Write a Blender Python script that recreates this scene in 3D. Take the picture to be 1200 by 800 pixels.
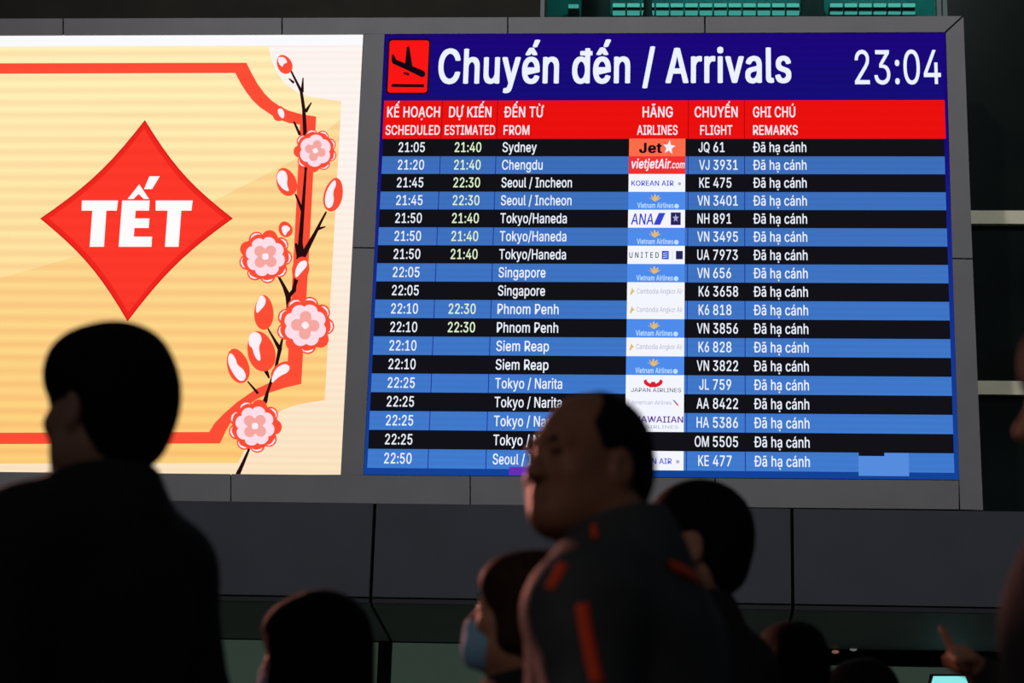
import bpy, bmesh, math, random
import numpy as np
from mathutils import Vector, Matrix
from mathutils.geometry import tessellate_polygon
random.seed(4)
sc = bpy.context.scene
COL = sc.collection
for _o in list(bpy.data.objects):
    bpy.data.objects.remove(_o)

# ------------------------------------------------------------------ camera
FPX = 2400.0
YAW, PITCH, ROLL = -0.0789, 0.2746, 0.0282
CAM = np.array([0.0, 0.0, 0.90])
WB = 4.5
KB = WB / 4.0
YB = 13.5553 * KB                       # plane of the display fronts
def _axes():
    cy, sy, cp, sp = math.cos(YAW), math.sin(YAW), math.cos(PITCH), math.sin(PITCH)
    f = np.array([sy * cp, cy * cp, sp]); r = np.array([cy, -sy, 0.0]); u = np.cross(r, f)
    return r * math.cos(ROLL) + u * math.sin(ROLL), -r * math.sin(ROLL) + u * math.cos(ROLL), f
AR, AU, AF = _axes()
def ray(px, py):
    return AF + AR * (px - 600) / FPX + AU * (400 - py) / FPX
def at(px, py, Y):                      # where the sight line meets the plane y = Y
    d = ray(px, py)
    return CAM + d * (Y / d[1])
def atd(px, py, D):                     # point at distance D along the view axis
    return CAM + ray(px, py) * D
cam_d = bpy.data.cameras.new('camera')
cam_d.sensor_width = 36.0
cam_d.lens = FPX * 36.0 / 1200.0
cam_d.clip_end = 200
cam_d.dof.use_dof = True
cam_d.dof.focus_distance = float(np.dot(at(700, 330, YB) - CAM, AF))
cam_d.dof.aperture_fstop = 3.9
cam = bpy.data.objects.new('camera', cam_d)
COL.objects.link(cam)
cam.matrix_world = Matrix(((AR[0], AU[0], -AF[0], CAM[0]), (AR[1], AU[1], -AF[1], CAM[1]),
                           (AR[2], AU[2], -AF[2], CAM[2]), (0, 0, 0, 1)))
sc.camera = cam

# ------------------------------------------------------------------ light
sc.view_settings.view_transform = 'Standard'
sc.view_settings.look = 'None'
sc.view_settings.exposure = 0.0
sc.view_settings.gamma = 1.0
sc.view_settings.use_curve_mapping = False
world = bpy.data.worlds.new('night')
sc.world = world
world.use_nodes = True
bg = world.node_tree.nodes['Background']
bg.inputs[0].default_value = (0.75, 0.88, 1.0, 1)
bg.inputs[1].default_value = 0.034
def spot(name, loc, target, power, color, angle, size, blend=0.6):
    d = bpy.data.lights.new(name, 'SPOT')
    d.energy, d.color, d.spot_size, d.spot_blend, d.shadow_soft_size = power, color, math.radians(angle), blend, size
    o = bpy.data.objects.new(name, d)
    o.location = loc
    o.rotation_euler = (Vector(target) - Vector(loc)).to_track_quat('-Z', 'Y').to_euler()
    COL.objects.link(o)
    return o
spot('floodlight_left', (-4.5, 1.0, 17.0), (-1.5, YB, 5.2), 2700, (1.0, 0.93, 0.98), 60, 0.4)
spot('floodlight_right', (2.5, 1.0, 17.0), (2.2, YB, 5.2), 2900, (0.93, 1.0, 0.99), 60, 0.4)
spot('shop_lamp', (-3.6, 9.2, 3.6), (-0.3, 3.7, 1.5), 900, (1.0, 0.34, 0.27), 40, 0.25, 0.9)
spot('face_fill_spot', (-3.0, -2.5, 4.2), (1.0, 4.0, 1.35), 120, (1.0, 0.82, 0.68), 26, 0.4)  # unseen fill added behind the camera to brighten faces and the raised hand

# ------------------------------------------------------------------ helpers
def lin(c):
    return tuple(((v / 255) / 12.92 if v / 255 <= 0.04045 else ((v / 255 + 0.055) / 1.055) ** 2.4) for v in c)
MATS = {}
def matte(name, rgb, rough=0.7, spec=0.3, noise=0.0, scale=20.0, bump=0.0, stretch=(1, 1, 1), metallic=0.0):
    """principled surface whose colour varies with procedural noise"""
    if name in MATS: return MATS[name]
    m = bpy.data.materials.new(name); m.use_nodes = True
    nt = m.node_tree; b = nt.nodes['Principled BSDF']
    c = lin(rgb)
    b.inputs['Base Color'].default_value = (*c, 1)
    b.inputs['Roughness'].default_value = rough
    b.inputs['Specular IOR Level'].default_value = spec
    b.inputs['Metallic'].default_value = metallic
    if noise or bump:
        tc = nt.nodes.new('ShaderNodeTexCoord'); mp = nt.nodes.new('ShaderNodeMapping')
        mp.inputs['Scale'].default_value = stretch
        n = nt.nodes.new('ShaderNodeTexNoise')
        n.inputs['Scale'].default_value = scale; n.inputs['Detail'].default_value = 4
        nt.links.new(tc.outputs['Object'], mp.inputs['Vector']); nt.links.new(mp.outputs['Vector'], n.inputs['Vector'])
        r = nt.nodes.new('ShaderNodeValToRGB')
        r.color_ramp.elements[0].position = 0.3; r.color_ramp.elements[1].position = 0.7
        r.color_ramp.elements[0].color = (*[v * (1 - noise) for v in c], 1)
        r.color_ramp.elements[1].color = (*[min(1, v * (1 + noise)) for v in c], 1)
        nt.links.new(n.outputs['Fac'], r.inputs['Fac']); nt.links.new(r.outputs['Color'], b.inputs['Base Color'])
        if bump:
            bp = nt.nodes.new('ShaderNodeBump'); bp.inputs['Strength'].default_value = bump
            bp.inputs['Distance'].default_value = 0.01
            nt.links.new(n.outputs['Fac'], bp.inputs['Height']); nt.links.new(bp.outputs['Normal'], b.inputs['Normal'])
    MATS[name] = m
    return m
def glow(name, rgb, stripe=0.0, pitch=0.07, rgb_low=None, zlo=0, zhi=1, light=True, strength=1.0):
    """picture of a lit LED screen: own colour, faint scan bands, optional ramp from zlo to zhi"""
    if name in MATS: return MATS[name]
    m = bpy.data.materials.new(name); m.use_nodes = True
    nt = m.node_tree
    nt.nodes.remove(nt.nodes['Principled BSDF'])
    e = nt.nodes.new('ShaderNodeEmission'); out = nt.nodes['Material Output']
    nt.links.new(e.outputs[0], out.inputs['Surface'])
    e.inputs['Color'].default_value = (*lin(rgb), 1); e.inputs['Strength'].default_value = strength
    src = None
    if rgb_low or stripe:
        g = nt.nodes.new('ShaderNodeNewGeometry'); sx = nt.nodes.new('ShaderNodeSeparateXYZ')
        nt.links.new(g.outputs['Position'], sx.inputs[0])
    if rgb_low:
        mr = nt.nodes.new('ShaderNodeMapRange')
        mr.inputs['From Min'].default_value = zlo; mr.inputs['From Max'].default_value = zhi
        nt.links.new(sx.outputs['Z'], mr.inputs['Value'])
        mx = nt.nodes.new('ShaderNodeMix'); mx.data_type = 'RGBA'
        mx.inputs['A'].default_value = (*lin(rgb_low), 1); mx.inputs['B'].default_value = (*lin(rgb), 1)
        nt.links.new(mr.outputs[0], mx.inputs['Factor']); src = mx.outputs['Result']
    if stripe:
        ml = nt.nodes.new('ShaderNodeMath'); ml.operation = 'MULTIPLY'; ml.inputs[1].default_value = 2 * math.pi / pitch
        nt.links.new(sx.outputs['Z'], ml.inputs[0])
        nz = nt.nodes.new('ShaderNodeTexNoise'); nz.inputs['Scale'].default_value = 1.0
        cb = nt.nodes.new('ShaderNodeCombineXYZ')
        sc1 = nt.nodes.new('ShaderNodeMath'); sc1.operation = 'MULTIPLY'; sc1.inputs[1].default_value = 0.5
        sc2 = nt.nodes.new('ShaderNodeMath'); sc2.operation = 'MULTIPLY'; sc2.inputs[1].default_value = 1.2 / pitch
        nt.links.new(sx.outputs['X'], sc1.inputs[0]); nt.links.new(sx.outputs['Z'], sc2.inputs[0])
        nt.links.new(sc1.outputs[0], cb.inputs['X']); nt.links.new(sc2.outputs[0], cb.inputs['Z'])
        nt.links.new(cb.outputs[0], nz.inputs['Vector'])
        sn = nt.nodes.new('ShaderNodeMath'); sn.operation = 'SINE'; nt.links.new(ml.outputs[0], sn.inputs[0])
        pr = nt.nodes.new('ShaderNodeMath'); pr.operation = 'MULTIPLY'
        nt.links.new(sn.outputs[0], pr.inputs[0]); nt.links.new(nz.outputs['Fac'], pr.inputs[1])
        f = nt.nodes.new('ShaderNodeMath'); f.operation = 'MULTIPLY_ADD'
        f.inputs[1].default_value = stripe * 2; f.inputs[2].default_value = 1.0
        nt.links.new(pr.outputs[0], f.inputs[0])
        # the darker bands drift towards the hue of the LED module: green and blue drop most
        gm = nt.nodes.new('ShaderNodeVectorMath'); gm.operation = 'MULTIPLY'
        cc = nt.nodes.new('ShaderNodeCombineXYZ')
        hf = nt.nodes.new('ShaderNodeMath'); hf.operation = 'MULTIPLY_ADD'
        hf.inputs[1].default_value = stripe * 0.4; hf.inputs[2].default_value = 1.0
        nt.links.new(pr.outputs[0], hf.inputs[0])
        nt.links.new(hf.outputs[0], cc.inputs['X']); nt.links.new(f.outputs[0], cc.inputs['Y']); nt.links.new(f.outputs[0], cc.inputs['Z'])
        if src is None:
            rg = nt.nodes.new('ShaderNodeRGB'); rg.outputs[0].default_value = (*lin(rgb), 1); src = rg.outputs[0]
        nt.links.new(src, gm.inputs[0]); nt.links.new(cc.outputs[0], gm.inputs[1]); src = gm.outputs[0]
    if src is not None: nt.links.new(src, e.inputs['Color'])
    if not light: m.cycles.emission_sampling = 'NONE'
    MATS[name] = m
    return m
def tag(o, label=None, cat=None, group=None, kind=None):
    if label: o['label'] = label
    if cat: o['category'] = cat
    if group: o['group'] = group
    if kind: o['kind'] = kind
    return o
def thing(name, loc, rz=0.0, label=None, cat=None, group=None):
    o = bpy.data.objects.new(name, None); COL.objects.link(o)
    o.location = loc; o.rotation_euler = (0, 0, rz); o.empty_display_size = 0.2
    return tag(o, label, cat, group)
def wloc(p):
    v = Vector((0, 0, 0))
    while p is not None:
        v += p.location; p = p.parent
    return v
class MB:
    """collects faces in world coordinates, one mesh object out"""
    def __init__(s): s.v, s.f, s.mi, s.mats = [], [], [], []
    def _m(s, m):
        if m not in s.mats: s.mats.append(m)
        return s.mats.index(m)
    def add(s, verts, faces, m):
        n = len(s.v); i = s._m(m)
        s.v += [tuple(map(float, q)) for q in verts]
        for f in faces: s.f.append([n + k for k in f]); s.mi.append(i)
    def flat(s, pts, m):                                   # flat outline of world points facing -y
        pts = [Vector(tuple(map(float, p))) for p in pts]
        s.add(pts, [t if (pts[t[1]] - pts[t[0]]).cross(pts[t[2]] - pts[t[0]]).y < 0 else t[::-1] for t in tessellate_polygon([pts])], m)
    def prism(s, pts, depth, m):                           # outline pushed back by depth along y
        pts = [np.array(p, float) for p in pts]
        n = len(pts); bk = [p + np.array([0, depth, 0]) for p in pts]
        tri = tessellate_polygon([[Vector(p) for p in pts]])
        fs = []
        for t in tri:
            a, b, c = (Vector(pts[k]) for k in t)
            t = tuple(t) if (b - a).cross(c - a).y < 0 else tuple(t[::-1])
            fs.append(t); fs.append(tuple(n + k for k in t[::-1]))
        area = sum(pts[i][0] * pts[(i + 1) % n][2] - pts[(i + 1) % n][0] * pts[i][2] for i in range(n))
        for i in range(n):
            j = (i + 1) % n
            q = (i, j, n + j, n + i)
            fs.append(q[::-1] if area > 0 else q)
        s.add(pts + bk, fs, m)
    def box(s, x0, x1, y0, y1, z0, z1, m):
        s.prism([(x0, y0, z0), (x1, y0, z0), (x1, y0, z1), (x0, y0, z1)], y1 - y0, m)
    def build(s, name, parent=None, label=None, smooth=False):
        me = bpy.data.meshes.new(name)
        off = np.array(wloc(parent)) if parent is not None else np.zeros(3)
        me.from_pydata([tuple(np.array(v) - off) for v in s.v], [], s.f)
        for m in s.mats: me.materials.append(m)
        me.polygons.foreach_set('material_index', s.mi)
        if smooth: me.polygons.foreach_set('use_smooth', [True] * len(s.f))
        me.update()
        o = bpy.data.objects.new(name, me); COL.objects.link(o)
        if parent is not None: o.parent = parent
        if label: o['label'] = label
        return o
def px(pts, Y): return [at(x, y, Y) for x, y in pts]

# ------------------------------------------------------------------ lettering
GLYPHS = '''_ 188 
. 188 95,-4 78,-1 63,9 53,24 50,41 53,59 63,73 78,83 95,87 113,83 128,73 138,59 141,41 138,24 128,9 113,-1
/ 249 235,533 71,-76 14,-76 178,533
0 453 227,-7 191,-3 158,7 130,24 105,48 85,77 69,113 57,155 50,202 48,254 50,306 57,353 69,395 85,431 106,461 130,484 159,502 191,512 227,516 262,512 295,502 323,484 348,461 368,431 384,395 396,353 403,306 405,254 403,202 396,155 384,113 368,77 348,48 323,24 295,7 263,-3/227,50 250,52 271,60 290,74 306,92 320,116 338,176 344,254 338,332 330,365 320,393 306,416 290,435 271,449 250,457 227,460 203,457 182,449 163,435 147,416 134,393 123,365 115,332 109,254 115,176 123,144 134,116 147,92 163,74 182,60 203,52
1 453 76,0 76,55 391,55 391,0|276,509 276,0 212,0 210,448 86,358 86,427 198,509
2 453 64,0 64,47 282,282 311,327 319,356 319,389 315,405 308,419 287,441 258,455 224,460 188,454 172,447 148,427 132,398 128,381 127,362 66,362 68,391 75,418 86,442 102,464 121,482 143,496 168,507 225,516 254,513 281,507 306,497 328,482 346,465 361,445 372,423 379,398 380,354 371,318 363,299 317,235 153,58 389,57 389,0
3 453 218,-7 188,-5 159,1 108,22 88,38 70,57 57,79 48,104 44,132 109,132 112,115 126,87 150,66 182,54 219,50 258,55 291,69 315,93 323,108 328,125 328,163 316,196 306,211 275,234 229,246 157,248 157,299 288,450 70,452 70,509 372,509 372,461 211,284 247,290 279,286 308,276 333,262 354,244 371,222 383,198 391,173 393,145 390,116 383,90 370,66 354,45 333,27 309,12 281,2 251,-5
4 453 40,105 40,158 247,509 311,509 109,163 413,163 413,105|282,0 282,318 343,318 343,0
5 453 221,-7 192,-5 165,1 140,11 118,25 99,41 83,60 71,82 63,105 60,130 122,130 130,102 148,78 173,60 204,51 241,51 276,64 291,75 314,104 322,122 328,162 321,203 314,221 290,251 275,262 238,275 201,276 167,268 139,255 128,246 67,253 96,509 366,509 366,452 151,452 134,301 178,325 212,333 252,332 274,328 313,311 345,285 370,251 386,210 391,163 388,132 381,102 369,76 352,52 332,32 309,15 282,3 253,-4
6 453 226,-7 196,-4 168,3 142,15 119,31 100,51 84,74 73,101 66,130 65,187 80,239 112,302 252,509 322,509 148,261 165,288 179,299 214,312 235,314 265,312 316,295 337,280 355,262 370,240 380,215 387,187 389,157 387,127 379,98 368,73 352,50 333,30 310,14 284,3 257,-4/226,48 263,55 293,73 314,101 322,119 326,137 326,178 322,196 304,228 293,241 263,259 245,264 207,264 174,252 148,229 138,214 126,179 126,138 138,102 148,86 160,73 190,55 207,50
7 453 97,0 323,450 62,452 62,509 391,509 391,449 165,0
8 453 226,-7 193,-5 163,1 136,11 111,25 91,42 74,62 62,84 54,109 53,156 65,195 87,228 117,252 134,260 153,266 129,276 109,289 93,308 80,330 73,354 70,380 79,429 90,450 106,469 124,485 146,498 170,508 197,514 226,516 255,514 282,508 306,498 328,485 346,469 361,450 373,429 382,380 379,354 372,330 359,308 343,289 323,276 300,266 319,260 351,241 365,228 387,195 395,176 401,135 398,109 391,84 378,62 362,42 341,25 317,11 289,1 259,-5/248,50 285,60 313,79 323,91 331,106 337,139 335,157 322,189 312,202 283,223 247,234 206,234 169,223 140,202 130,189 117,157 115,139 121,106 129,91 139,79 167,60 205,50/244,291 260,294 287,308 307,330 318,359 318,392 308,420 288,442 260,455 244,459 208,459 177,449 164,442 153,432 138,407 133,376 134,359 145,330 165,308 193,294 209,291
9 453 226,516 256,513 285,506 310,494 333,478 352,458 368,434 380,408 387,378 389,347 382,296 359,240 315,168 200,0 130,0 304,248 299,234 273,210 238,196 188,197 161,203 137,214 116,229 98,247 83,269 72,294 66,321 64,352 66,382 73,411 85,436 101,459 120,479 143,494 168,506 196,513/207,459 174,446 148,423 131,390 125,352 131,313 138,295 148,280 174,257 207,245 226,243 263,249 293,267 305,280 322,312 326,330 326,371 322,390 305,422 279,446 263,454 245,459
: 188 95,-4 78,-1 63,9 53,24 50,41 53,59 63,73 78,83 95,87 113,83 128,73 138,59 141,41 138,24 128,9 113,-1|95,271 78,274 63,284 53,299 50,316 53,334 63,349 78,359 95,362 113,359 128,349 138,334 141,316 138,299 128,284 113,274
A 480 16,0 201,509 276,509 463,0 395,0 238,478 191,302 85,0|110,142 110,199 370,199 370,142
C 510 267,-7 225,-3 186,7 150,25 119,49 92,79 70,115 53,157 44,203 40,254 44,305 53,352 70,393 92,429 119,459 150,484 186,501 225,512 267,516 317,511 362,496 383,485 419,456 435,438 459,397 473,348 408,348 404,365 389,395 369,418 344,437 300,453 267,456 237,453 209,445 184,432 161,414 141,391 125,364 113,332 106,295 103,254 106,213 113,177 125,145 141,117 161,94 184,76 210,63 237,56 267,53 300,56 330,65 369,90 389,114 404,144 408,160 473,160 459,112 435,71 420,53 383,24 363,13 317,-2
D 502 219,0 96,0 96,57 215,57 254,60 288,68 318,81 343,99 363,122 379,149 390,181 397,216 399,255 397,294 390,329 379,361 364,388 344,410 320,428 291,441 258,449 221,452 93,452 93,509 225,509 273,505 315,495 353,478 385,455 412,426 433,391 449,351 458,306 462,255 458,205 449,159 433,119 411,83 384,54 351,31 312,14 268,3|125,509 125,0 60,0 60,509
E 419 60,0 60,509 372,509 372,452 125,452 125,286 355,286 355,229 125,229 125,57 375,57 375,0
F 410 60,0 60,509 369,509 369,452 125,452 125,278 346,278 346,221 125,221 125,0
G 520 269,-7 225,-3 185,7 149,25 118,49 91,79 69,116 53,157 43,203 40,254 43,305 53,352 69,393 91,429 117,459 149,484 184,501 223,512 265,516 316,510 340,504 384,483 421,453 436,436 460,395 474,349 408,349 387,393 368,417 344,436 300,453 265,456 236,453 209,445 183,432 160,414 141,392 125,364 113,332 106,295 103,254 106,213 113,177 125,145 141,117 161,95 184,76 210,63 238,56 269,53 296,55 322,61 345,71 365,85 382,102 396,123 407,147 413,173 415,202 434,199 283,199 283,256 478,256 478,200 475,160 466,124 451,91 431,62 406,38 377,19 344,5 308,-4
H 517 60,0 60,509 125,509 125,289 392,289 392,509 457,509 457,0 392,0 392,232 125,232 125,0
I 300 31,0 31,57 118,57 118,452 31,452 31,509 269,509 269,452 183,452 183,57 269,57 269,0
J 396 185,-7 143,-2 106,11 75,33 52,63 38,100 33,145 33,173 98,173 100,117 108,93 122,74 139,61 160,53 185,50 209,53 230,61 248,74 261,93 269,117 272,145 272,509 336,509 336,145 332,100 318,63 294,33 263,11 227,-2
K 467 104,145 104,216 212,344 364,509 448,509 230,276|60,0 60,509 125,509 125,0|372,0 188,259 228,309 449,0
L 393 60,0 60,509 125,509 125,57 361,57 361,0
M 628 60,0 60,509 152,509 299,123 322,49 307,49 352,187 476,509 568,509 568,0 504,0 510,457 456,291 342,0 286,0 145,361 116,457 122,291 122,0
N 523 60,0 60,509 136,509 388,107 410,54 399,157 399,509 463,509 463,0 387,0 148,381 114,453 125,291 125,0
O 533 267,-7 225,-3 186,7 150,25 119,49 92,79 70,115 53,157 44,203 40,254 44,305 53,352 70,393 92,429 119,459 150,484 186,501 225,512 267,516 309,512 348,501 384,484 415,459 442,429 464,393 480,352 490,305 493,254 490,203 480,157 464,115 442,79 415,49 384,25 348,7 309,-3/267,53 296,55 324,63 349,76 372,94 392,116 408,144 420,176 428,213 430,254 428,295 420,332 408,365 392,392 372,415 349,433 324,446 296,453 267,456 237,453 210,445 184,433 161,415 142,392 125,364 113,332 106,295 103,254 106,213 113,176 125,144 142,117 161,94 184,76 210,63 237,55
P 445 60,0 60,509 235,509 272,506 305,499 332,487 356,471 375,452 390,430 407,377 409,348 407,318 390,265 375,243 356,223 332,207 305,195 272,188 109,186 109,242 233,242 279,248 312,266 324,279 339,310 343,328 343,367 333,402 324,416 297,439 257,451 125,452 125,0
Q 533 245,159 313,159 468,-48 401,-48|267,-7 225,-3 186,7 150,25 119,49 92,79 70,115 53,157 44,203 40,254 44,305 53,352 70,393 92,429 119,459 150,484 186,501 225,512 267,516 309,512 348,501 384,484 415,459 442,429 464,393 480,352 490,305 493,254 490,203 480,157 464,115 442,79 415,49 384,25 348,7 309,-3/267,53 296,55 324,63 349,76 372,94 392,116 408,144 420,176 428,213 430,254 428,295 420,332 408,365 392,392 372,415 349,433 324,446 296,453 267,456 237,453 210,445 184,433 161,415 142,392 125,364 113,332 106,295 103,254 106,213 113,176 125,144 142,117 161,94 184,76 210,63 237,55
R 449 60,0 60,509 236,509 273,506 305,500 333,489 356,473 376,455 390,433 401,408 407,381 409,352 407,323 401,296 390,271 376,250 356,232 333,217 305,206 273,200 96,198 96,255 258,256 280,260 313,276 325,287 334,300 344,333 344,371 334,405 325,419 298,440 258,451 125,452 125,0|353,0 230,229 303,229 428,0
S 447 224,-9 188,-7 156,-1 128,9 102,23 81,40 64,60 51,83 42,109 38,137 104,137 114,102 123,88 150,66 185,53 224,49 267,54 286,60 317,79 338,106 344,122 346,139 340,168 322,189 296,205 145,253 112,269 86,289 67,313 56,341 52,372 54,400 62,425 75,448 92,468 113,484 138,498 165,508 195,514 227,516 259,514 289,508 316,498 340,484 360,468 377,449 390,427 398,403 401,378 337,378 332,402 320,421 302,437 280,449 254,456 225,459 185,454 152,440 139,430 121,405 115,376 117,359 122,345 142,324 169,308 212,293 312,264 359,238 384,213 395,198 407,161 406,112 399,87 386,64 370,43 349,25 323,11 294,0 261,-7
T 449 32,452 32,509 417,509 417,452 257,452 257,0 193,0 193,452
U 517 259,-8 220,-6 186,2 154,15 126,33 103,55 85,80 71,108 63,140 60,173 60,509 124,509 124,178 126,155 132,133 141,113 153,95 169,80 187,68 208,59 232,53 285,53 309,59 331,68 349,80 364,95 377,113 391,155 393,178 393,509 457,509 457,173 454,140 446,108 433,80 414,55 391,33 363,15 332,2 297,-6
V 480 204,0 16,509 84,509 236,71 242,31 290,206 395,509 463,509 278,0
W 686 155,0 16,509 82,509 193,40 224,196 306,509 380,509 492,40 523,196 603,509 670,509 530,0 455,0 351,391 336,475 350,475 318,323 230,0
Y 472 203,0 203,208 16,509 91,509 231,274 250,230 224,230 260,310 381,509 455,509 268,208 268,0
a 389 160,-9 115,-3 76,15 60,29 38,63 32,84 30,108 36,146 43,161 64,184 92,200 125,211 252,230 265,235 273,243 276,257 272,285 267,297 256,311 240,322 212,330 178,330 149,322 132,313 107,288 100,274 41,291 51,313 64,331 95,358 133,375 173,383 208,384 255,375 286,360 300,350 322,320 330,301 335,278 337,251 337,0 277,0 274,52 264,38 242,16 215,1 181,-7/192,47 211,51 242,68 263,93 274,122 276,190 259,182 134,159 117,150 103,139 95,124 92,105 94,87 102,72 114,61 142,48 156,46
b 424 208,-7 189,-3 159,12 138,31 115,59 112,0 53,0 53,509 114,509 116,319 137,346 171,373 207,383 259,382 287,374 313,361 335,342 354,320 370,293 381,261 388,227 390,189 388,151 381,116 370,84 355,57 336,34 313,16 288,3 260,-6/220,47 242,49 262,55 279,66 294,80 306,97 316,117 323,139 328,189 323,239 307,281 295,298 280,311 262,322 243,328 220,330 198,328 178,322 161,312 147,299 134,282 118,241 113,189 114,162 125,115 135,95 147,78 162,65 179,55 198,49
c 396 207,-8 174,-5 144,3 117,16 93,35 72,58 56,85 44,116 37,150 34,187 37,225 44,260 56,291 72,318 93,341 117,360 144,374 174,382 226,384 260,377 305,356 330,335 349,308 362,277 303,262 290,289 270,311 242,325 226,329 184,328 163,321 145,310 130,296 108,258 98,212 96,187 102,139 108,117 118,97 130,80 145,66 163,55 184,49 207,46 243,52 271,66 292,89 304,117 363,102 350,70 331,43 306,21 277,5 244,-5
d 424 165,-6 137,3 111,16 89,34 70,57 55,84 43,116 36,151 34,189 36,227 43,261 55,293 70,320 89,342 112,361 137,374 165,382 218,383 253,373 287,346 308,319 311,509 372,509 372,0 313,0 310,59 287,31 266,12 236,-3 217,-7/205,47 226,49 246,55 263,65 278,78 290,95 306,138 312,189 306,241 300,263 278,299 263,312 246,322 227,328 205,330 182,328 162,322 130,298 118,281 108,261 98,215 96,189 102,139 118,97 130,80 145,66 162,55 182,49
e 404 212,-8 177,-5 145,3 117,16 92,35 72,58 56,85 44,116 37,150 34,187 36,224 44,258 55,290 71,317 91,340 115,359 142,373 172,382 226,383 266,374 303,355 334,324 347,305 365,256 370,227 371,169 75,169 75,221 338,221 310,202 304,248 298,269 277,301 263,314 246,323 227,328 205,330 183,328 164,323 146,313 131,301 109,270 97,231 96,178 102,127 110,106 121,88 135,73 151,61 169,53 212,46 241,49 271,61 285,73 297,88 306,105 365,91 358,72 335,39 302,14 283,4 261,-3
g 425 207,-151 156,-146 114,-132 82,-110 59,-84 51,-69 101,-41 122,-66 136,-78 154,-88 187,-96 236,-95 261,-87 282,-75 298,-58 308,-34 311,-6 308,68 287,41 266,23 236,10 217,6 165,7 138,14 113,27 90,43 71,65 55,90 43,120 36,154 34,191 36,229 43,263 55,293 71,320 90,342 112,361 138,374 166,382 218,383 253,373 279,356 310,319 313,379 372,379 372,-9 370,-40 363,-67 350,-90 334,-109 314,-124 291,-136 265,-144 237,-149/205,59 227,61 246,66 264,75 278,87 300,121 307,142 311,166 311,219 300,264 291,283 279,299 264,312 247,322 227,328 205,330 182,328 163,322 145,312 130,298 118,282 102,241 96,193 102,144 118,104 131,88 145,76 163,66 183,61
h 410 114,0 53,0 53,509 114,509 108,287 116,319 132,344 152,362 175,374 200,382 252,383 295,369 313,356 328,340 341,321 350,298 355,271 357,240 357,0 296,0 296,235 293,263 286,286 273,304 256,318 235,326 210,329 192,328 161,317 147,308 126,283 115,248
i 167 53,0 53,379 114,379 114,0|84,443 67,446 54,455 44,468 41,483 44,499 54,512 67,521 84,524 100,521 114,512 123,499 126,483 123,468 114,455 100,446
j 167 53,379 114,379 114,-30 108,-72 102,-90 92,-106 80,-119 47,-137 -10,-143 -10,-87 18,-85 31,-80 40,-72 47,-61 53,-29|83,443 67,446 53,455 44,468 41,483 44,499 53,512 67,521 83,524 100,521 114,512 123,499 126,483 123,468 114,455 100,446
k 381 110,137 116,212 284,379 360,379 180,199|53,0 53,509 114,509 114,0|294,0 148,186 191,229 372,0
l 189 112,0 91,8 74,20 62,37 55,59 53,84 53,509 114,509 115,77 120,62 130,54 170,54 181,3 151,-2
m 610 53,0 53,379 112,379 110,295 122,331 132,346 158,368 187,382 219,386 245,383 268,375 287,361 303,342 314,320 316,295 326,329 350,356 381,375 417,385 458,385 497,372 514,361 529,346 541,328 550,307 555,283 557,255 557,0 496,0 496,254 493,279 485,298 473,313 456,323 438,329 402,329 387,326 363,312 345,290 336,263 335,0 274,0 274,260 272,280 265,297 253,311 238,322 220,328 185,329 158,320 145,312 126,289 119,274 115,257 114,0
n 410 114,0 53,0 53,379 112,379 107,287 116,319 132,344 152,362 175,374 200,382 252,383 295,369 313,356 328,340 341,321 350,298 355,271 357,240 357,0 296,0 296,235 293,263 286,286 273,304 256,318 235,326 210,329 192,328 161,317 147,308 126,283 115,248
o 415 207,-8 174,-5 144,3 117,16 93,35 72,58 56,85 44,116 37,150 34,187 37,225 44,260 56,291 72,318 93,341 117,360 144,374 174,382 207,384 241,382 271,374 299,360 323,341 343,318 359,291 371,260 379,225 381,187 379,150 371,116 359,85 343,58 323,35 299,16 271,3 241,-5/207,46 231,49 252,55 270,66 285,80 298,97 314,139 319,187 314,236 298,278 285,296 270,310 252,321 231,328 207,330 184,328 163,321 145,310 130,296 108,258 98,212 96,187 102,139 108,117 118,97 130,80 145,66 163,55 184,49
p 424 53,-143 53,379 112,379 115,319 137,346 171,373 207,383 259,382 287,374 313,361 335,342 354,320 370,293 381,261 388,227 390,189 388,151 381,116 370,84 355,57 336,34 313,16 288,3 260,-6 208,-7 189,-3 159,12 138,31 116,59 114,-143/220,47 242,49 262,55 279,66 294,80 306,97 316,117 323,139 328,189 323,239 307,281 295,298 280,311 262,322 243,328 220,330 198,328 178,322 161,312 147,299 134,282 118,241 113,189 114,162 125,115 135,95 147,78 162,65 179,55 198,49
r 259 53,0 53,379 112,379 114,321 124,339 152,367 171,377 191,383 243,384 243,322 207,326 174,321 159,315 135,296 126,284 115,254 114,0
s 365 157,-7 112,3 93,12 76,24 50,54 41,73 36,94 94,107 101,87 111,72 124,60 141,52 160,47 181,45 206,47 227,53 244,62 258,74 265,88 268,103 265,121 254,136 243,144 212,155 149,170 118,180 92,192 72,208 58,227 50,249 47,274 49,295 55,314 65,332 95,360 137,378 161,383 212,383 234,379 271,363 299,339 318,308 324,290 268,277 254,304 243,316 228,325 210,331 187,333 166,331 147,326 131,317 119,305 111,292 109,277 112,258 124,243 136,235 172,223 261,200 287,187 306,171 320,153 328,131 331,107 329,85 323,65 312,47 298,31 260,6 236,-2 210,-7
t 227 204,379 204,327 6,327 6,379|65,471 126,471 126,98 128,76 136,61 150,53 170,50 202,54 213,2 168,-4 138,-1 113,7 92,21 77,41 68,64 65,93
u 410 182,-5 135,2 115,11 97,23 82,39 69,59 60,82 54,109 53,379 114,379 114,144 116,117 124,94 137,75 154,61 175,53 200,50 218,51 249,62 263,71 283,97 295,132 296,379 357,379 357,0 298,0 302,92 294,60 277,35 257,17 234,5 209,-3
v 389 163,0 17,379 84,379 187,87 206,21 184,21 224,155 305,379 371,379 226,0
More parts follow.
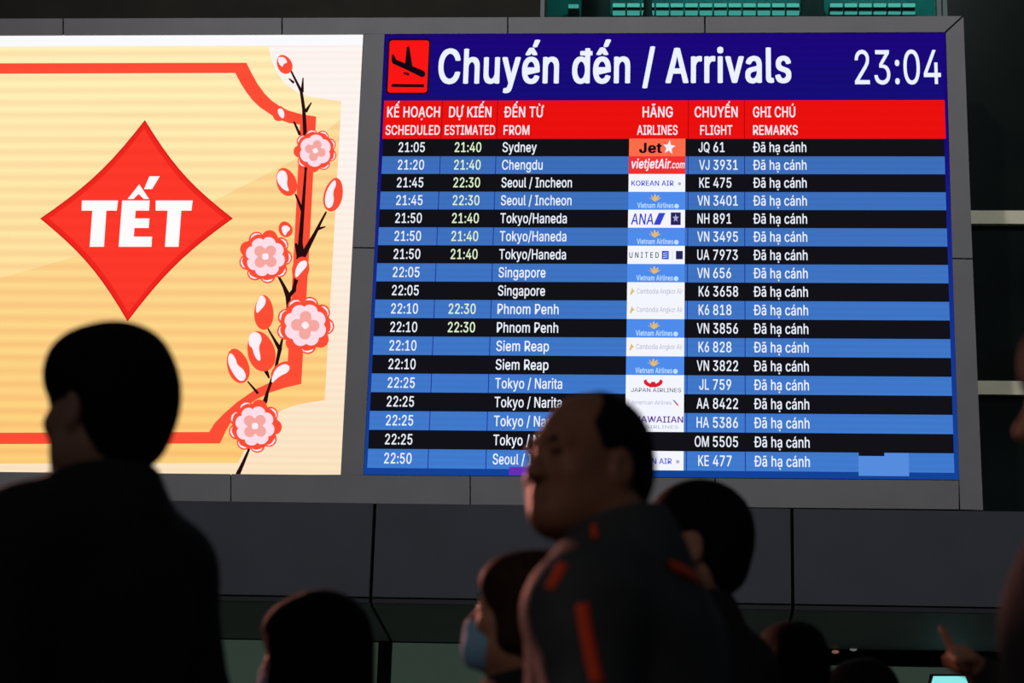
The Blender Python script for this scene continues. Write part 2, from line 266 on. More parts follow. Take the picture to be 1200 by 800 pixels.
y 389 47,-139 61,-86 88,-90 104,-89 118,-84 138,-64 151,-36 163,-1 17,379 84,379 187,87 206,21 184,21 224,155 305,379 371,379 196,-77 177,-107 153,-128 125,-141 77,-145
Ã 480 16,0 201,509 276,509 463,0 395,0 238,478 191,302 85,0|110,142 110,199 370,199 370,142|272,577 248,584 209,603 194,602 184,582 141,577 147,613 155,628 165,639 179,645 196,648 231,639 269,620 288,623 297,646 339,646 337,626 332,609 324,595 313,584 300,578
Ú 517 259,-8 220,-6 186,2 154,15 126,33 103,55 85,80 71,108 63,140 60,173 60,509 124,509 124,178 126,155 132,133 141,113 153,95 169,80 187,68 208,59 232,53 285,53 309,59 331,68 349,80 364,95 377,113 391,155 393,178 393,509 457,509 457,173 454,140 446,108 433,80 414,55 391,33 363,15 332,2 297,-6|232,558 280,659 348,659 282,558
á 389 160,-9 115,-3 76,15 60,29 38,63 32,84 30,108 36,146 43,161 64,184 92,200 125,211 252,230 265,235 273,243 276,257 272,285 267,297 256,311 240,322 212,330 178,330 149,322 132,313 107,288 100,274 41,291 51,313 64,331 95,358 133,375 173,383 208,384 255,375 286,360 300,350 322,320 330,301 335,278 337,251 337,0 277,0 274,52 264,38 242,16 215,1 181,-7/192,47 211,51 242,68 263,93 274,122 276,190 259,182 134,159 117,150 103,139 95,124 92,105 94,87 102,72 114,61 142,48 156,46|162,429 210,529 278,529 212,429
ã 389 160,-9 115,-3 76,15 60,29 38,63 32,84 30,108 36,146 43,161 64,184 92,200 125,211 252,230 265,235 273,243 276,257 272,285 267,297 256,311 240,322 212,330 178,330 149,322 132,313 107,288 100,274 41,291 51,313 64,331 95,358 133,375 173,383 208,384 255,375 286,360 300,350 322,320 330,301 335,278 337,251 337,0 277,0 274,52 264,38 242,16 215,1 181,-7/192,47 211,51 242,68 263,93 274,122 276,190 259,182 134,159 117,150 103,139 95,124 92,105 94,87 102,72 114,61 142,48 156,46|221,447 147,474 134,452 90,448 92,467 104,498 115,509 128,516 158,517 219,491 235,491 244,505 247,517 288,517 286,497 281,480 273,466 263,455 249,448
Đ 513 230,0 107,0 107,57 226,57 265,60 299,68 329,81 354,99 374,122 390,149 401,181 408,216 410,255 408,294 401,329 390,361 375,388 355,410 330,428 302,441 269,449 232,452 104,452 104,509 236,509 283,505 326,495 363,478 396,455 423,426 444,391 460,351 469,306 473,255 469,205 460,159 444,119 422,83 395,54 362,31 323,14 279,3|136,509 136,0 71,0 71,509|7,228 7,281 270,281 270,228
đ 424 165,-6 137,3 111,16 89,34 70,57 55,84 43,116 36,151 34,189 36,227 43,261 55,293 70,320 89,342 112,361 137,374 165,382 218,383 253,373 287,346 308,319 311,509 372,509 372,0 313,0 310,59 287,31 266,12 236,-3 217,-7/205,47 226,49 246,55 263,65 278,78 290,95 306,138 312,189 306,241 300,263 278,299 263,312 246,322 227,328 205,330 182,328 162,322 130,298 118,281 108,261 98,215 96,189 102,139 118,97 130,80 145,66 162,55 182,49|202,420 202,467 422,467 422,420
Ạ 480 16,0 201,509 276,509 463,0 395,0 238,478 191,302 85,0|110,142 110,199 370,199 370,142|241,-144 225,-141 211,-133 201,-120 198,-104 201,-88 211,-75 225,-66 241,-64 257,-66 271,-75 280,-88 283,-104 280,-120 271,-133 257,-141
ạ 389 160,-9 115,-3 76,15 60,29 38,63 32,84 30,108 36,146 43,161 64,184 92,200 125,211 252,230 265,235 273,243 276,257 272,285 267,297 256,311 240,322 212,330 178,330 149,322 132,313 107,288 100,274 41,291 51,313 64,331 95,358 133,375 173,383 208,384 255,375 286,360 300,350 322,320 330,301 335,278 337,251 337,0 277,0 274,52 264,38 242,16 215,1 181,-7/192,47 211,51 242,68 263,93 274,122 276,190 259,182 134,159 117,150 103,139 95,124 92,105 94,87 102,72 114,61 142,48 156,46|190,-144 174,-141 160,-133 151,-120 147,-104 151,-88 160,-75 174,-66 190,-64 206,-66 220,-75 229,-88 233,-104 229,-120 220,-133 206,-141
Ế 419 60,0 60,509 372,509 372,452 125,452 125,286 355,286 355,229 125,229 125,57 375,57 375,0|171,555 111,556 191,649 249,649 329,556 268,555 220,615|266,676 314,770 382,770 316,676
ế 404 212,-8 177,-5 145,3 117,16 92,35 72,58 56,85 44,116 37,150 34,187 36,224 44,258 55,290 71,317 91,340 115,359 142,373 172,382 226,383 266,374 303,355 334,324 347,305 365,256 370,227 371,169 75,169 75,221 338,221 310,202 304,248 298,269 277,301 263,314 246,323 227,328 205,330 183,328 164,323 146,313 131,301 109,270 97,231 96,178 102,127 110,106 121,88 135,73 151,61 169,53 212,46 241,49 271,61 285,73 297,88 306,105 365,91 358,72 335,39 302,14 283,4 261,-3|157,426 97,426 177,520 235,520 315,426 254,426 206,485|252,547 300,641 368,641 302,547
Ừ 515 394,460 394,509 460,510 461,581 519,581 518,500 513,485 505,474 494,466 479,461|259,-8 220,-6 186,2 154,15 126,33 103,55 85,80 71,108 63,140 60,173 60,509 124,509 124,178 126,155 132,133 141,113 153,95 169,80 187,68 208,59 232,53 285,53 309,59 331,68 349,80 364,95 377,113 391,155 393,178 393,509 457,509 457,173 454,140 446,108 433,80 414,55 391,33 363,15 332,2 297,-6|235,558 169,659 237,659 285,558
Ự 515 394,460 394,509 460,510 461,581 519,581 518,500 513,485 505,474 494,466 479,461|259,-8 220,-6 186,2 154,15 126,33 103,55 85,80 71,108 63,140 60,173 60,509 124,509 124,178 126,155 132,133 141,113 153,95 169,80 187,68 208,59 232,53 285,53 309,59 331,68 349,80 364,95 377,113 391,155 393,178 393,509 457,509 457,173 454,140 446,108 433,80 414,55 391,33 363,15 332,2 297,-6|260,-144 244,-141 230,-133 221,-120 217,-104 221,-88 230,-75 244,-66 260,-64 276,-66 290,-75 299,-88 302,-104 299,-120 290,-133 276,-141'''

_G = {}
for _l in GLYPHS.strip('\n').split('\n'):
    _c, _a, _r = _l.split(' ', 2)
    _G[' ' if _c == '_' else _c] = (int(_a), [[[tuple(map(int, q.split(','))) for q in lp.split(' ')] for lp in g.split('/')] for g in _r.split('|')] if _r else [])
_font = {}
def glyphs(txt, bold=0.0):
    """triangulated outlines of a word in em units, cap height 0.727; weight is added by overprinting"""
    key = (txt, round(bold, 4))
    if key not in _font:
        V, F, x, sc_ = [], [], 0.0, 0.727 / 509
        for ch in txt:
            adv, groups = _G[ch]
            for g in groups:
                for dx, dy in ((0, 0), (bold, bold * .3), (bold, -bold * .3), (-bold, bold * .3), (-bold, -bold * .3), (0, bold * .5), (0, -bold * .5)) if bold else ((0, 0),):
                    loops = [[Vector(((p[0] + x) * sc_ + dx, p[1] * sc_ + dy, 0)) for p in lp] for lp in g]
                    n = len(V); V += [tuple(p) for lp in loops for p in lp]
                    F += [tuple(n + k for k in t) for t in tessellate_polygon(loops)]
            x += adv + bold / sc_ * 1.2
        _font[key] = (np.array(V).reshape(-1, 3), F)
    return _font[key]
CAPH = 0.727
def letter(mb, txt, x0, x1, ybase, cap, m, Y, bold=0.0, ref=None, shear=0.0, natural=None, right=None):
    """word on the plane Y between photo columns x0..x1 at baseline ybase, cap height in photo pixels"""
    v, f = glyphs(txt, bold)
    if not len(v): return
    a = at(x0, ybase, Y); t = at(x0, ybase - cap, Y)
    hz = (t[2] - a[2]) / CAPH
    ex0, ex1 = v[:, 0].min(), v[:, 0].max()
    if natural is not None:
        sx = hz * natural
        if right is not None: X0 = at(right, ybase, Y)[0] - sx * (ex1 - ex0)
        else: X0 = a[0]
    else:
        sx = (at(x1, ybase, Y)[0] - a[0]) / (ex1 - ex0); X0 = a[0]
    w = np.zeros_like(v)
    w[:, 0] = X0 + (v[:, 0] - ex0 + shear * v[:, 1]) * sx; w[:, 1] = Y; w[:, 2] = a[2] + v[:, 1] * hz
    fs = []
    for q in f:
        n = np.cross(w[q[1]] - w[q[0]], w[q[2]] - w[q[0]])
        fs.append(q if n[1] < 0 else q[::-1])
    mb.add(w, fs, m)

# ================================================================== setting
M_floor = matte('pavement', (70, 70, 72), 0.55, 0.4, 0.2, 6, 0.1)
b = MB(); b.box(-14, 14, -6, 30, -0.2, 0.0, M_floor); tag(b.build('floor'), kind='structure')
M_dark = matte('dark_wall', (44, 40, 34), 0.8, 0.2, 0.15, 3)
M_back = matte('backing_black', (14, 14, 15), 0.9, 0.1, 0.1, 5)
M_clad = matte('grey_cladding', (128, 126, 128), 0.55, 0.35, 0.06, 2.5)
M_fascia = matte('fascia_panel', (66, 67, 75), 0.6, 0.25, 0.06, 3)
M_soffit = matte('soffit_panel', (128, 134, 130), 0.6, 0.25, 0.08, 3)
M_lip = matte('fascia_lip', (44, 47, 50), 0.6, 0.2, 0.06, 3)
M_bar = matte('beige_bar', (236, 228, 200), 0.5, 0.4, 0.06, 4)
YW = YB + 0.9                                            # facade behind the displays
ztop = at(700, 19, YB)[2]
zfas = at(700, 593, YB)[2]
xr = at(1140, 300, YB)[0]
b = MB(); b.box(-12, xr - 0.05, YB + 0.32, YB + 0.7, zfas - 0.3, ztop - 0.12, M_back); tag(b.build('wall_back'), kind='structure')
xtl = at(600, 5, YW)[0]
b = MB(); b.box(-12, at(640, 5, YW)[0], YW, YW + 0.2, ztop - 0.3, ztop + 3.5, M_dark); tag(b.build('wall_left'), kind='structure')

# upper window with the hall's lamps behind it
def glass(name, tint, gloss=0.06, rough=0.02):
    m = bpy.data.materials.new(name); m.use_nodes = True
    nt = m.node_tree; nt.nodes.remove(nt.nodes['Principled BSDF'])
    t = nt.nodes.new('ShaderNodeBsdfTransparent'); t.inputs[0].default_value = (*lin(tint), 1)
    g = nt.nodes.new('ShaderNodeBsdfGlossy'); g.inputs['Roughness'].default_value = rough; g.inputs[0].default_value = (0.8, 0.9, 0.88, 1)
    mx = nt.nodes.new('ShaderNodeMixShader'); mx.inputs[0].default_value = gloss
    nt.links.new(t.outputs[0], mx.inputs[1]); nt.links.new(g.outputs[0], mx.inputs[2])
    nt.links.new(mx.outputs[0], nt.nodes['Material Output'].inputs['Surface'])
    return m
M_glass = glass('teal_glass', (190, 225, 220))
M_dglass = matte('dark_facade_glass', (16, 24, 21), 0.12, 0.5, 0.5, 1.2)
M_frame = matte('window_metal', (20, 62, 62), 0.4, 0.5, 0.1, 6)
x0, x1 = at(640, 5, YW)[0], at(1110, 5, YW)[0]
w1 = MB(); w1.box(x0, x1, YW + 0.06, YW + 0.075, ztop - 0.3, ztop + 3.5, M_glass); w1 = tag(w1.build('window_1'), kind='structure')
b = MB()
for a in (636, 1100, 1107):
    c = at(a, 5, YW)[0]; b.box(c - 0.018, c + 0.018, YW - 0.02, YW + 0.1, ztop - 0.3, ztop + 3.5, M_frame)
b.build('window_frame', w1)
lerp_ = lambda a, c, t: a + (c - a) * t
YH = YW + 1.6                                            # hall behind the upper window
b = MB(); b.box(at(500, 5, YH)[0], at(1180, 5, YH)[0], YH + 0.25, YH + 0.4, ztop - 1.0, ztop + 4.5, matte('hall_wall_teal', (34, 124, 122), 0.8, 0.2, 0.12, 1.5))
tag(b.build('wall_hall'), kind='structure')
for _k in range(5):                                       # fill lights added for the hall wall, above the strip of window in view
    _d = bpy.data.lights.new('hall_fill', 'POINT'); _d.energy = 17; _d.color = (0.8, 1.0, 0.97); _d.shadow_soft_size = 0.15
    _o = bpy.data.objects.new('hall_fill', _d); COL.objects.link(_o)
    _o.location = (lerp_(at(760, 5, YH)[0], at(1120, 5, YH)[0], _k / 4), YH - 0.75, ztop + 1.7)
M_col = matte('hall_column_dark', (16, 20, 20), 0.7, 0.2, 0.1, 4)
M_strip = glow('lamp_teal', (150, 232, 224))
M_strip2 = glow('lamp_teal_low', (118, 205, 200))
M_case = matte('lamp_case', (40, 60, 60), 0.5)
def strip_lamp(xa, xb, yy, th, mat, label, group):
    p = at((xa + xb) / 2, yy, YH)
    t = thing('strip_light', p, 0, label, 'light', group)
    m = MB(); m.prism(px([(xa, yy + th / 2), (xb, yy + th / 2), (xb, yy - th / 2), (xa, yy - th / 2)], YH), 0.03, mat); m.build('tube', t)
    m = MB(); m.prism(px([(xa - .5, yy + th / 2 + 1), (xb + .5, yy + th / 2 + 1), (xb + .5, yy - th / 2 - 1), (xa - .5, yy - th / 2 - 1)], YH + 0.035), 0.2, M_case); m.build('lamp_case', t)
for k in range(21):
    xa = 718 + 17.0 * k
    if 935 < xa + 8 < 970: continue
    if xa > 1068: continue
    for (yy, th, mat, nm) in ((5.3, 3.0, M_strip, 'upper'), (14.6, 4.0 if xa < 935 else 2.0, M_strip2, 'lower')):
        side = 'left of' if xa < 935 else 'right of'
        strip_lamp(xa, xa + 14.6, yy, th, mat, 'short teal strip light in the %s row behind glass, %s the second hall column' % (nm, side),
                   '%s row of strip lights %s the second hall column' % (nm, side))
strip_lamp(666, 678, 6.5, 3.2, M_strip2, 'single teal strip light glowing left of the wide dark hall column', None)
def column(xa, xb, label, flare=0):
    Yc = YH - 0.5
    p = at((xa + xb) / 2, 18, Yc)
    pts = []
    z0, z1 = ztop - 0.9, ztop + 3.4
    cx, r = p[0], (at(xb, 10, Yc)[0] - at(xa, 10, Yc)[0]) / 2
    prof = [(z0, r * (1 + flare)), (p[2], r * (1 + flare)), (p[2] + 0.04, r), (z1, r)]
    m = MB(); n = 20; v = []; f = []
    for z, rr in prof:
        for i in range(n):
            a = 2 * math.pi * i / n; v.append((cx + rr * math.cos(a), Yc + rr * math.sin(a), z))
    for j in range(len(prof) - 1):
        for i in range(n): f.append((j * n + i, j * n + (i + 1) % n, (j + 1) * n + (i + 1) % n, (j + 1) * n + i))
    m.add(v, f, M_col)
    tag(m.build('trim_%d' % label, smooth=True), kind='structure')
column(681, 715, 1); column(938, 966, 2, 0.15); column(754, 764, 3, 0.25)

# dark glazing right of the displays with its pale transom bars
xw = xr - 0.1
b = MB(); b.box(xw, xw + 5, YW, YW + 0.03, zfas - 0.5, ztop + 3.5, M_dglass); w2 = tag(b.build('window_2'), kind='structure')
for yy0, yy1 in ((246.5, 262), (446, 462)):
    b = MB(); z1_, z0_ = at(1165, yy0, YW - 0.06)[2], at(1165, yy1, YW - 0.06)[2]
    b.box(xw, xw + 5, YW - 0.06, YW + 0.01, z0_, z1_, M_bar); b.build('transom_bar', w2)

# canopy below the displays: upright fascia, lip, and a soffit sloping down and back
YF = YB - 0.06
zf1, zf0 = at(436, 589.5, YF)[2], at(434, 699, YF)[2]
zf1r = zf1
YS = YF + 1.25
zs = at(458, 751, YS)[2]
edges = [(-420, 434.5), (438.5, 926.5), (930.5, 1420)]
for i, (a, c) in enumerate(edges):
    X0, X1 = at(a, 650, YF)[0], at(c, 650, YF)[0]
    b = MB()
    b.box(X0, X1, YF, YF + 0.05, zf0, zf1, M_fascia)
    b.box(X0, X1, YF + 0.012, YF + 0.06, zf0 - 0.045, zf0, M_lip)
    v = [(X0, YF + 0.02, zf0 - 0.05), (X1, YF + 0.02, zf0 - 0.05), (X1, YS, zs), (X0, YS, zs),
         (X0, YF + 0.02, zf0 - 0.02), (X1, YF + 0.02, zf0 - 0.02), (X1, YS, zs + 0.03), (X0, YS, zs + 0.03)]
    b.add(v, [(0, 3, 2, 1), (4, 5, 6, 7), (0, 1, 5, 4), (2, 3, 7, 6), (1, 2, 6, 5), (0, 4, 7, 3)], M_soffit)
    tag(b.build('trim_%d' % (4 + i)), kind='structure')
b = MB(); b.box(-12, 12, YF + 0.08, YF + 0.12, zf0 - 0.03, zf1, M_back)
v = [(-12, YF + 0.08, zf0 - 0.01), (12, YF + 0.08, zf0 - 0.01), (12, YS, zs + 0.05), (-12, YS, zs + 0.05)]
b.add(v, [(0, 3, 2, 1)], M_back)
tag(b.build('trim_7'), kind='structure')
# glazed doors below the canopy
YD = YS + 0.06
def lit_glass(name, rgb):
    m = matte(name, (30, 40, 36), 0.25, 0.4)
    p = m.node_tree.nodes['Principled BSDF']
    p.inputs['Emission Color'].default_value = (*lin(rgb), 1); p.inputs['Emission Strength'].default_value = 1.0
    m.cycles.emission_sampling = 'NONE'
    return m
M_door = lit_glass('lit_door_glass', (44, 56, 48))
M_post = matte('door_post', (40, 36, 36), 0.5)
xs = [at(a, 780, YD)[0] for a in (-200, 140, 451, 720, 935, 1290)]
zd = at(451, 752.5, YD)[2]
for i in range(5):
    b = MB(); b.box(xs[i] + 0.05, xs[i + 1] - 0.05, YD, YD + 0.03, 0.0, zd, M_door); d = tag(b.build('door_%d' % (i + 1)), kind='structure')
for i in range(6):
    b = MB(); b.box(xs[i] - 0.055, xs[i] + 0.055, YD - 0.04, YD + 0.08, 0.0, zd + 0.05, M_post); tag(b.build('trim_%d' % (8 + i)), kind='structure')
zb0 = at(1000, 779, YD - 0.05)[2]
b = MB(); b.box(xs[4], xs[5], YD - 0.06, YD + 0.02, zb0, zd + 0.03, M_back); tag(b.build('trim_14'), kind='structure')
b = MB(); b.box(-12, 12, YD, YD + 0.3, zd + 0.02, zfas, M_back); tag(b.build('wall_front'), kind='structure')
t = thing('light_panel', at(1110, 798, YD - 0.04), 0, 'bright cyan light panel glowing behind the pointing hand under the canopy', 'light')
m = MB(); m.prism(px([(1090, 806), (1137, 806), (1131, 792), (1094, 792)], YD - 0.03), 0.025, glow('cyan_panel', (140, 235, 232))); m.build('diffuser', t)
m = MB(); m.prism(px([(1086, 809), (1141, 809), (1134, 789.5), (1090, 789.5)], YD - 0.015), 0.015, M_post); m.build('frame', t)
for xa, xb, yy, c, lab in ((973, 983, 765, (120, 80, 66), 'small warm spotlight under the canopy above the dark heads'),
                           (994, 1004, 762, (92, 100, 96), 'small pale spotlight under the canopy beside the warm one')):
    t = thing('spotlight', at((xa + xb) / 2, yy, YD - 0.06), 0, lab, 'light')
    m = MB(); cx_, cz_ = at((xa + xb) / 2, yy, YD)[0::2]; r_ = 0.028
    ring = [(cx_ + r_ * math.cos(k * math.pi / 8), YD - 0.085, cz_ + 0.5 * r_ * math.sin(k * math.pi / 8)) for k in range(16)]
    m.prism(ring, 0.02, glow('spot_%d' % xa, c, light=False)); m.build('lens', t)
    m = MB(); m.box(cx_ - 0.04, cx_ + 0.04, YD - 0.075, YD - 0.055, cz_ - 0.03, cz_ + 0.03, M_post); m.build('housing', t)

# ================================================================== cladding frame around both displays
_tn = [20]
YC = YB - 0.015
def clad(pts): m = MB(); m.prism(px(pts, YC), 0.33, M_clad); tag(m.build('trim_%d' % _tn[0]), kind='structure'); _tn[0] += 1
def lerp(a, c, t): return a + (c - a) * t
topo = lambda x: 21.8 - 3.0 * x / 1128.0
topi = lambda x: 41.2 - 3.6 * x / 1108.0
jx = [-320, -190, 74, 330.5, 595, 826]
for i in range(5):
    a, c = jx[i] + 0.9, jx[i + 1] - 0.9
    clad([(a, topi(a)), (c, topi(c)), (c, topo(c)), (a, topo(a))])
clad([(826.9, topi(827)), (1106.5, 37.6), (1127, 18.8), (826.9, topo(827))])
clad([(1108.5, 38.5), (1116.1, 301.8), (1139.6, 302.2), (1129, 19.8)])
clad([(1116.2, 303.6), (1124.3, 562.5), (1125.3, 596.5), (1152, 597.5), (1139.7, 304)])
clad([(426.2, 40.2), (412.9, 289.2), (438.9, 289.6), (450.6, 39.8)])
clad([(412.8, 290.8), (399.3, 556.3), (425.6, 556.8), (438.8, 291.2)])
boti = lambda x: 556.0 + (x - 426) * (6.2 / 698.0)
boto = lambda x: 588.2 + (x - 270) * (8.6 / 882.0)
jb = [-330, -80, 270.5, 551, 838, 1124.2]
for i in range(5):
    a, c = jb[i] + 0.7, jb[i + 1] - 0.7
    clad([(a, boto(a)), (c, boto(c)), (c, boti(c) + .6), (a, boti(a) + .6)])

# ================================================================== festive LED screen
ad = thing('advertising_screen', at(200, 556, YB), 0,
           'large bright LED screen showing a festive cream and red greeting with blossoms', 'screen')
Z0, Z1 = at(200, 556, YB)[2], at(200, 41, YB)[2]
m = MB(); m.prism(px([(-330, 558), (399.5, 556), (425.6, 41), (-300, 42)], YB + 0.01), 0.28, M_back); m.build('housing', ad)
LY = lambda k: YB - 0.0015 * k
m = MB(); m.flat(px([(-330, 557), (399.2, 556), (425.6, 40.6), (-300, 42)], LY(0)), glow('screen_cream', (253, 243, 238), 0.03, 0.058, (251, 226, 190), Z0, lerp(Z0, Z1, 0.72)))
m.build('screen_panel', ad)
m = MB(); m.flat(px([(-330, 54.5), (-330, 42), (425.6, 40.6), (425, 53)], LY(0.4)), glow('screen_white', (250, 250, 255), 0.01, 0.058)); m.build('white_band', ad)
card = [(-330, 55.5), (315, 54), (317, 66), (323, 83), (334, 98), (348, 108), (362, 113), (400, 118.5), (380.5, 468.5), (350, 473.5), (331, 480), (314, 491), (301, 507), (288, 524), (279, 542), (-330, 544)]
m = MB(); m.flat(px(card, LY(1)), glow('card_yellow', (254, 234, 178), 0.07, 0.108, (251, 204, 122), Z0, lerp(Z0, Z1, 0.9))); m.build('card', ad)
shade = [(-330, 400), (0, 326), (90, 300), (175, 270), (255, 233), (345, 187), (399.0, 139), (380.5, 468.5), (350, 473.5), (331, 480), (314, 491), (301, 507), (288, 524), (279, 542), (-330, 544)]
m = MB(); m.flat(px(shade, LY(2)), glow('card_orange', (251, 216, 152), 0.08, 0.108, (252, 201, 116), Z0, lerp(Z0, Z1, 0.8))); m.build('card_fold', ad)
M_red = glow('art_red', (252, 78, 54), 0.03, 0.108)
m = MB()
m.flat(px([(-330, 75), (288.7, 73.5), (295, 86), (302, 98.5), (310, 109.5), (318.5, 118), (328, 124.5), (338, 129.5), (354, 134), (370.6, 136.5), (362, 300), (353, 449.8), (335, 453.8), (316, 460),
           (300, 468), (285, 479), (272, 492), (265, 504), (257.8, 519.4), (-330, 521), (-330, 508), (245, 506), (252, 495), (263, 484), (277, 471.6), (299.4, 456), (314.4, 449), (336.2, 440), (344.6, 290), (349.5, 193), (351.5, 146),
           (338, 144), (324.5, 139), (305, 126), (296, 117.5), (288.7, 108), (282, 97.5), (275.7, 85.5), (-330, 87.5)], LY(3)), M_red)
m.build('border_band', ad)
dm = MB()
def bow(p, q, k):                                            # slightly hollow edge between two corners
    p, q = np.array(p, float), np.array(q, float); c = np.array([160.0, 257.0]); out = []
    for i in range(9):
        t = i / 9; r = lerp(p, q, t); mid = (c - r) * k * 4 * t * (1 - t); out.append(tuple(r + mid))
    return out
def diamond(s):
    P = [(169.8, 140.5), (47.0, 256), (149.5, 376.5), (273, 255.8)]
    P = [(160 + (x - 160) * s, 257 + (y - 257) * s) for x, y in P]
    return sum((bow(P[i], P[(i + 1) % 4], 0.10) for i in range(4)), [])
dm.flat(px(diamond(1.0), LY(4)), glow('diamond_edge', (215, 32, 26), 0.03, 0.108))
dm.flat(px(diamond(0.975), LY(4.5)), glow('diamond_mid', (240, 38, 30), 0.03, 0.108))
dm.flat(px(diamond(0.91), LY(5)), glow('diamond_red', (252, 56, 42), 0.05, 0.108))
dia = dm.build('diamond', ad)
zz = lambda P: [(20 + x / 2.857, 120 + y / 2.857) for x, y in P]
tm = MB(); M_white = glow('art_white', (255, 252, 252))
for P in ([(217, 328), (338, 328), (334, 362), (299, 362), (291, 483), (243, 483), (252, 362), (216, 362)],
          [(352, 328), (444, 328), (442, 362), (397, 362), (395, 388), (443, 388), (441, 420), (393, 420), (391, 449), (452, 449), (450, 483), (340, 483)],
          [(464, 328), (588, 328), (584, 362), (550, 362), (541, 483), (495, 483), (504, 362), (464, 362)],
          [(370, 323), (409, 274), (442, 323), (424, 323), (407, 306), (390, 323)],
          [(425, 290), (443, 247), (478, 247), (452, 290)]):
    tm.flat(px(zz(P), LY(6)), M_white)
tm.build('lettering', dia, 'bold white holiday greeting lettering')
# branch
bm_ = MB(); M_br = glow('art_branch', (38, 14, 16), light=False)
def stroke(mb, pts, w, mat, Y):
    if not isinstance(w, (list, tuple)): w = [w] * len(pts)
    P = [np.array(p, float) for p in pts]; L, R_ = [], []
    for i, p in enumerate(P):
        d = P[min(i + 1, len(P) - 1)] - P[max(i - 1, 0)]; d /= np.hypot(*d) + 1e-9
        n = np.array([-d[1], d[0]]) * w[i] / 2; L.append(tuple(p + n)); R_.append(tuple(p - n))
    mb.flat(px(L + R_[::-1], Y), mat)
for pts, w in (([(341, 83), (347, 95), (353, 107), (356, 128), (357.5, 156), (358.3, 199)], [1.6, 2, 2.6, 3, 3.4, 2.4]), ([(344.5, 97), (338.5, 92)], [2.4, 1]), ([(355.2, 91), (354, 108)], [1, 3]),
               ([(365, 120), (358, 131)], [1, 3.2]), ([(344.4, 142.5), (351.5, 158)], [1.6, 2.6]),
               ([(358.3, 198), (355, 244), (352, 284), (352.5, 304), (345.5, 334)], [2, 3, 4, 8, 3]), ([(346, 227), (354.5, 247)], [1.4, 3]),
               ([(382.4, 248), (376, 260), (370, 272), (356, 298), (352, 304)], [1.6, 2.2, 3, 5, 5]), ([(381.5, 265.5), (371.5, 268.5)], [1, 3]), ([(346.5, 285), (352, 303)], [2, 6]),
               ([(325, 321), (333, 336), (337.8, 347), (338, 360), (331.5, 395)], [1.8, 3, 5, 3.5, 2]), ([(345.5, 333), (344.5, 340), (338.5, 347)], [3, 4, 3]),
               ([(313.5, 384), (321, 397), (328, 409), (326, 418), (323.5, 429), (314.3, 457)], [1.2, 2.2, 4, 3, 2.6, 2.4]), ([(331.5, 394), (328, 409)], [1.4, 3]),
               ([(309.8, 428), (311, 433), (315.5, 443)], [3, 4, 1.6]), ([(290, 446.5), (302.5, 461)], [1.2, 2.4]), ([(314.3, 456), (311, 469), (298, 499), (291, 528)], [2, 4, 3, 2.2]), ([(291.5, 527), (285, 542), (278.5, 556)], [2, 3, 4])):
    stroke(bm_, pts, [q * 1.35 for q in w], M_br, LY(5.9))
bm_.build('branch', ad)
M_pink = glow('art_pink', (255, 222, 232)); M_salmon = glow('art_salmon', (246, 168, 160)); M_pale = glow('art_pale', (255, 240, 246)); M_rose = glow('art_rose', (238, 84, 78))
def lobes(cx, cy, R, n, depth, rot, step=96):
    out = []
    for i in range(step):
        a = 2 * math.pi * i / step
        r = R * (1 - depth + depth * abs(math.cos(n * (a - rot) / 2)) ** 0.6)
        out.append((cx + r * math.cos(a), cy + r * math.sin(a)))
    return out
def blossom(cx, cy, R, rot, k, dark):
    f = MB(); f.flat(px(lobes(cx, cy, R, 9, 0.2, rot), LY(6 + k)), M_red)
    o = f.build('blossom', ad)
    c = MB()
    for i in range(9):                                        # pale crescents on the outer petals
        a = rot + 2 * math.pi * i / 9
        if (i * 7 + int(cx)) % 9 in dark: continue
        q = [(cx + math.cos(a + s) * R * rr, cy + math.sin(a + s) * R * rr) for s, rr in ((-.22, .86), (-.12, .93), (.04, .95), (.2, .90), (.26, .82), (.16, .875), (.03, .885), (-.12, .87))]
        c.flat(px(q, LY(6.5 + k)), M_pale)
    c.build('petal_highlight', o)
    p = MB(); p.flat(px(lobes(cx, cy, R * 0.74, 8 if R > 28 else 6, 0.17, rot + 0.3), LY(7 + k)), M_pink); p.build('petals', o)
    s = MB()
    for i in range(4):
        a = rot + math.pi / 2 * i; d = R * 0.27
        s.flat(px(lobes(cx + d * math.cos(a), cy + d * math.sin(a), R * 0.22, 2, 0.12, a), LY(7.5 + k)), M_salmon)
    s.flat(px(lobes(cx, cy, R * 0.13, 4, 0.2, rot), LY(8 + k)), M_pale)
    s.build('stamens', o)
blossom(369.5, 176.5, 25.5, 0.3, 0, (1, 5)); blossom(311, 300.5, 31.5, 0.75, 0, (2, 6)); blossom(357.7, 381, 34, 0.05, 0.5, (0, 4)); blossom(298.8, 499, 31.5, 0.75, 0, (3, 7))
def drop(cx, cy, a, c, tilt, pinch=0.0):
    out = []
    for i in range(40):
        t = 2 * math.pi * i / 40; x, y = a * math.cos(t) * (1 - pinch * math.sin(t)), c * math.sin(t)
        out.append((cx + x * math.cos(tilt) - y * math.sin(tilt), cy + x * math.sin(tilt) + y * math.cos(tilt)))
    return out
def bud(cx, cy, a, c, tilt, hi, k=0.0):
    f = MB(); f.flat(px(drop(cx, cy, a, c, tilt, -0.1), LY(6.2 + k)), M_rose if False else M_red)
    o = f.build('bud', ad)
    h = MB()
    for g in hi:
        for _ in range(2): g = [(lerp(g[i][0], g[(i + 1) % len(g)][0], t), lerp(g[i][1], g[(i + 1) % len(g)][1], t)) for i in range(len(g)) for t in (.25, .75)]
        h.flat(px(g, LY(6.8 + k)), M_pale)
    h.build('petal_highlight', o)
z5 = lambda P: [(280 + x / 5, 40 + y / 5) for x, y in P]
z6 = lambda P: [(250 + x / 5, 180 + y / 5) for x, y in P]
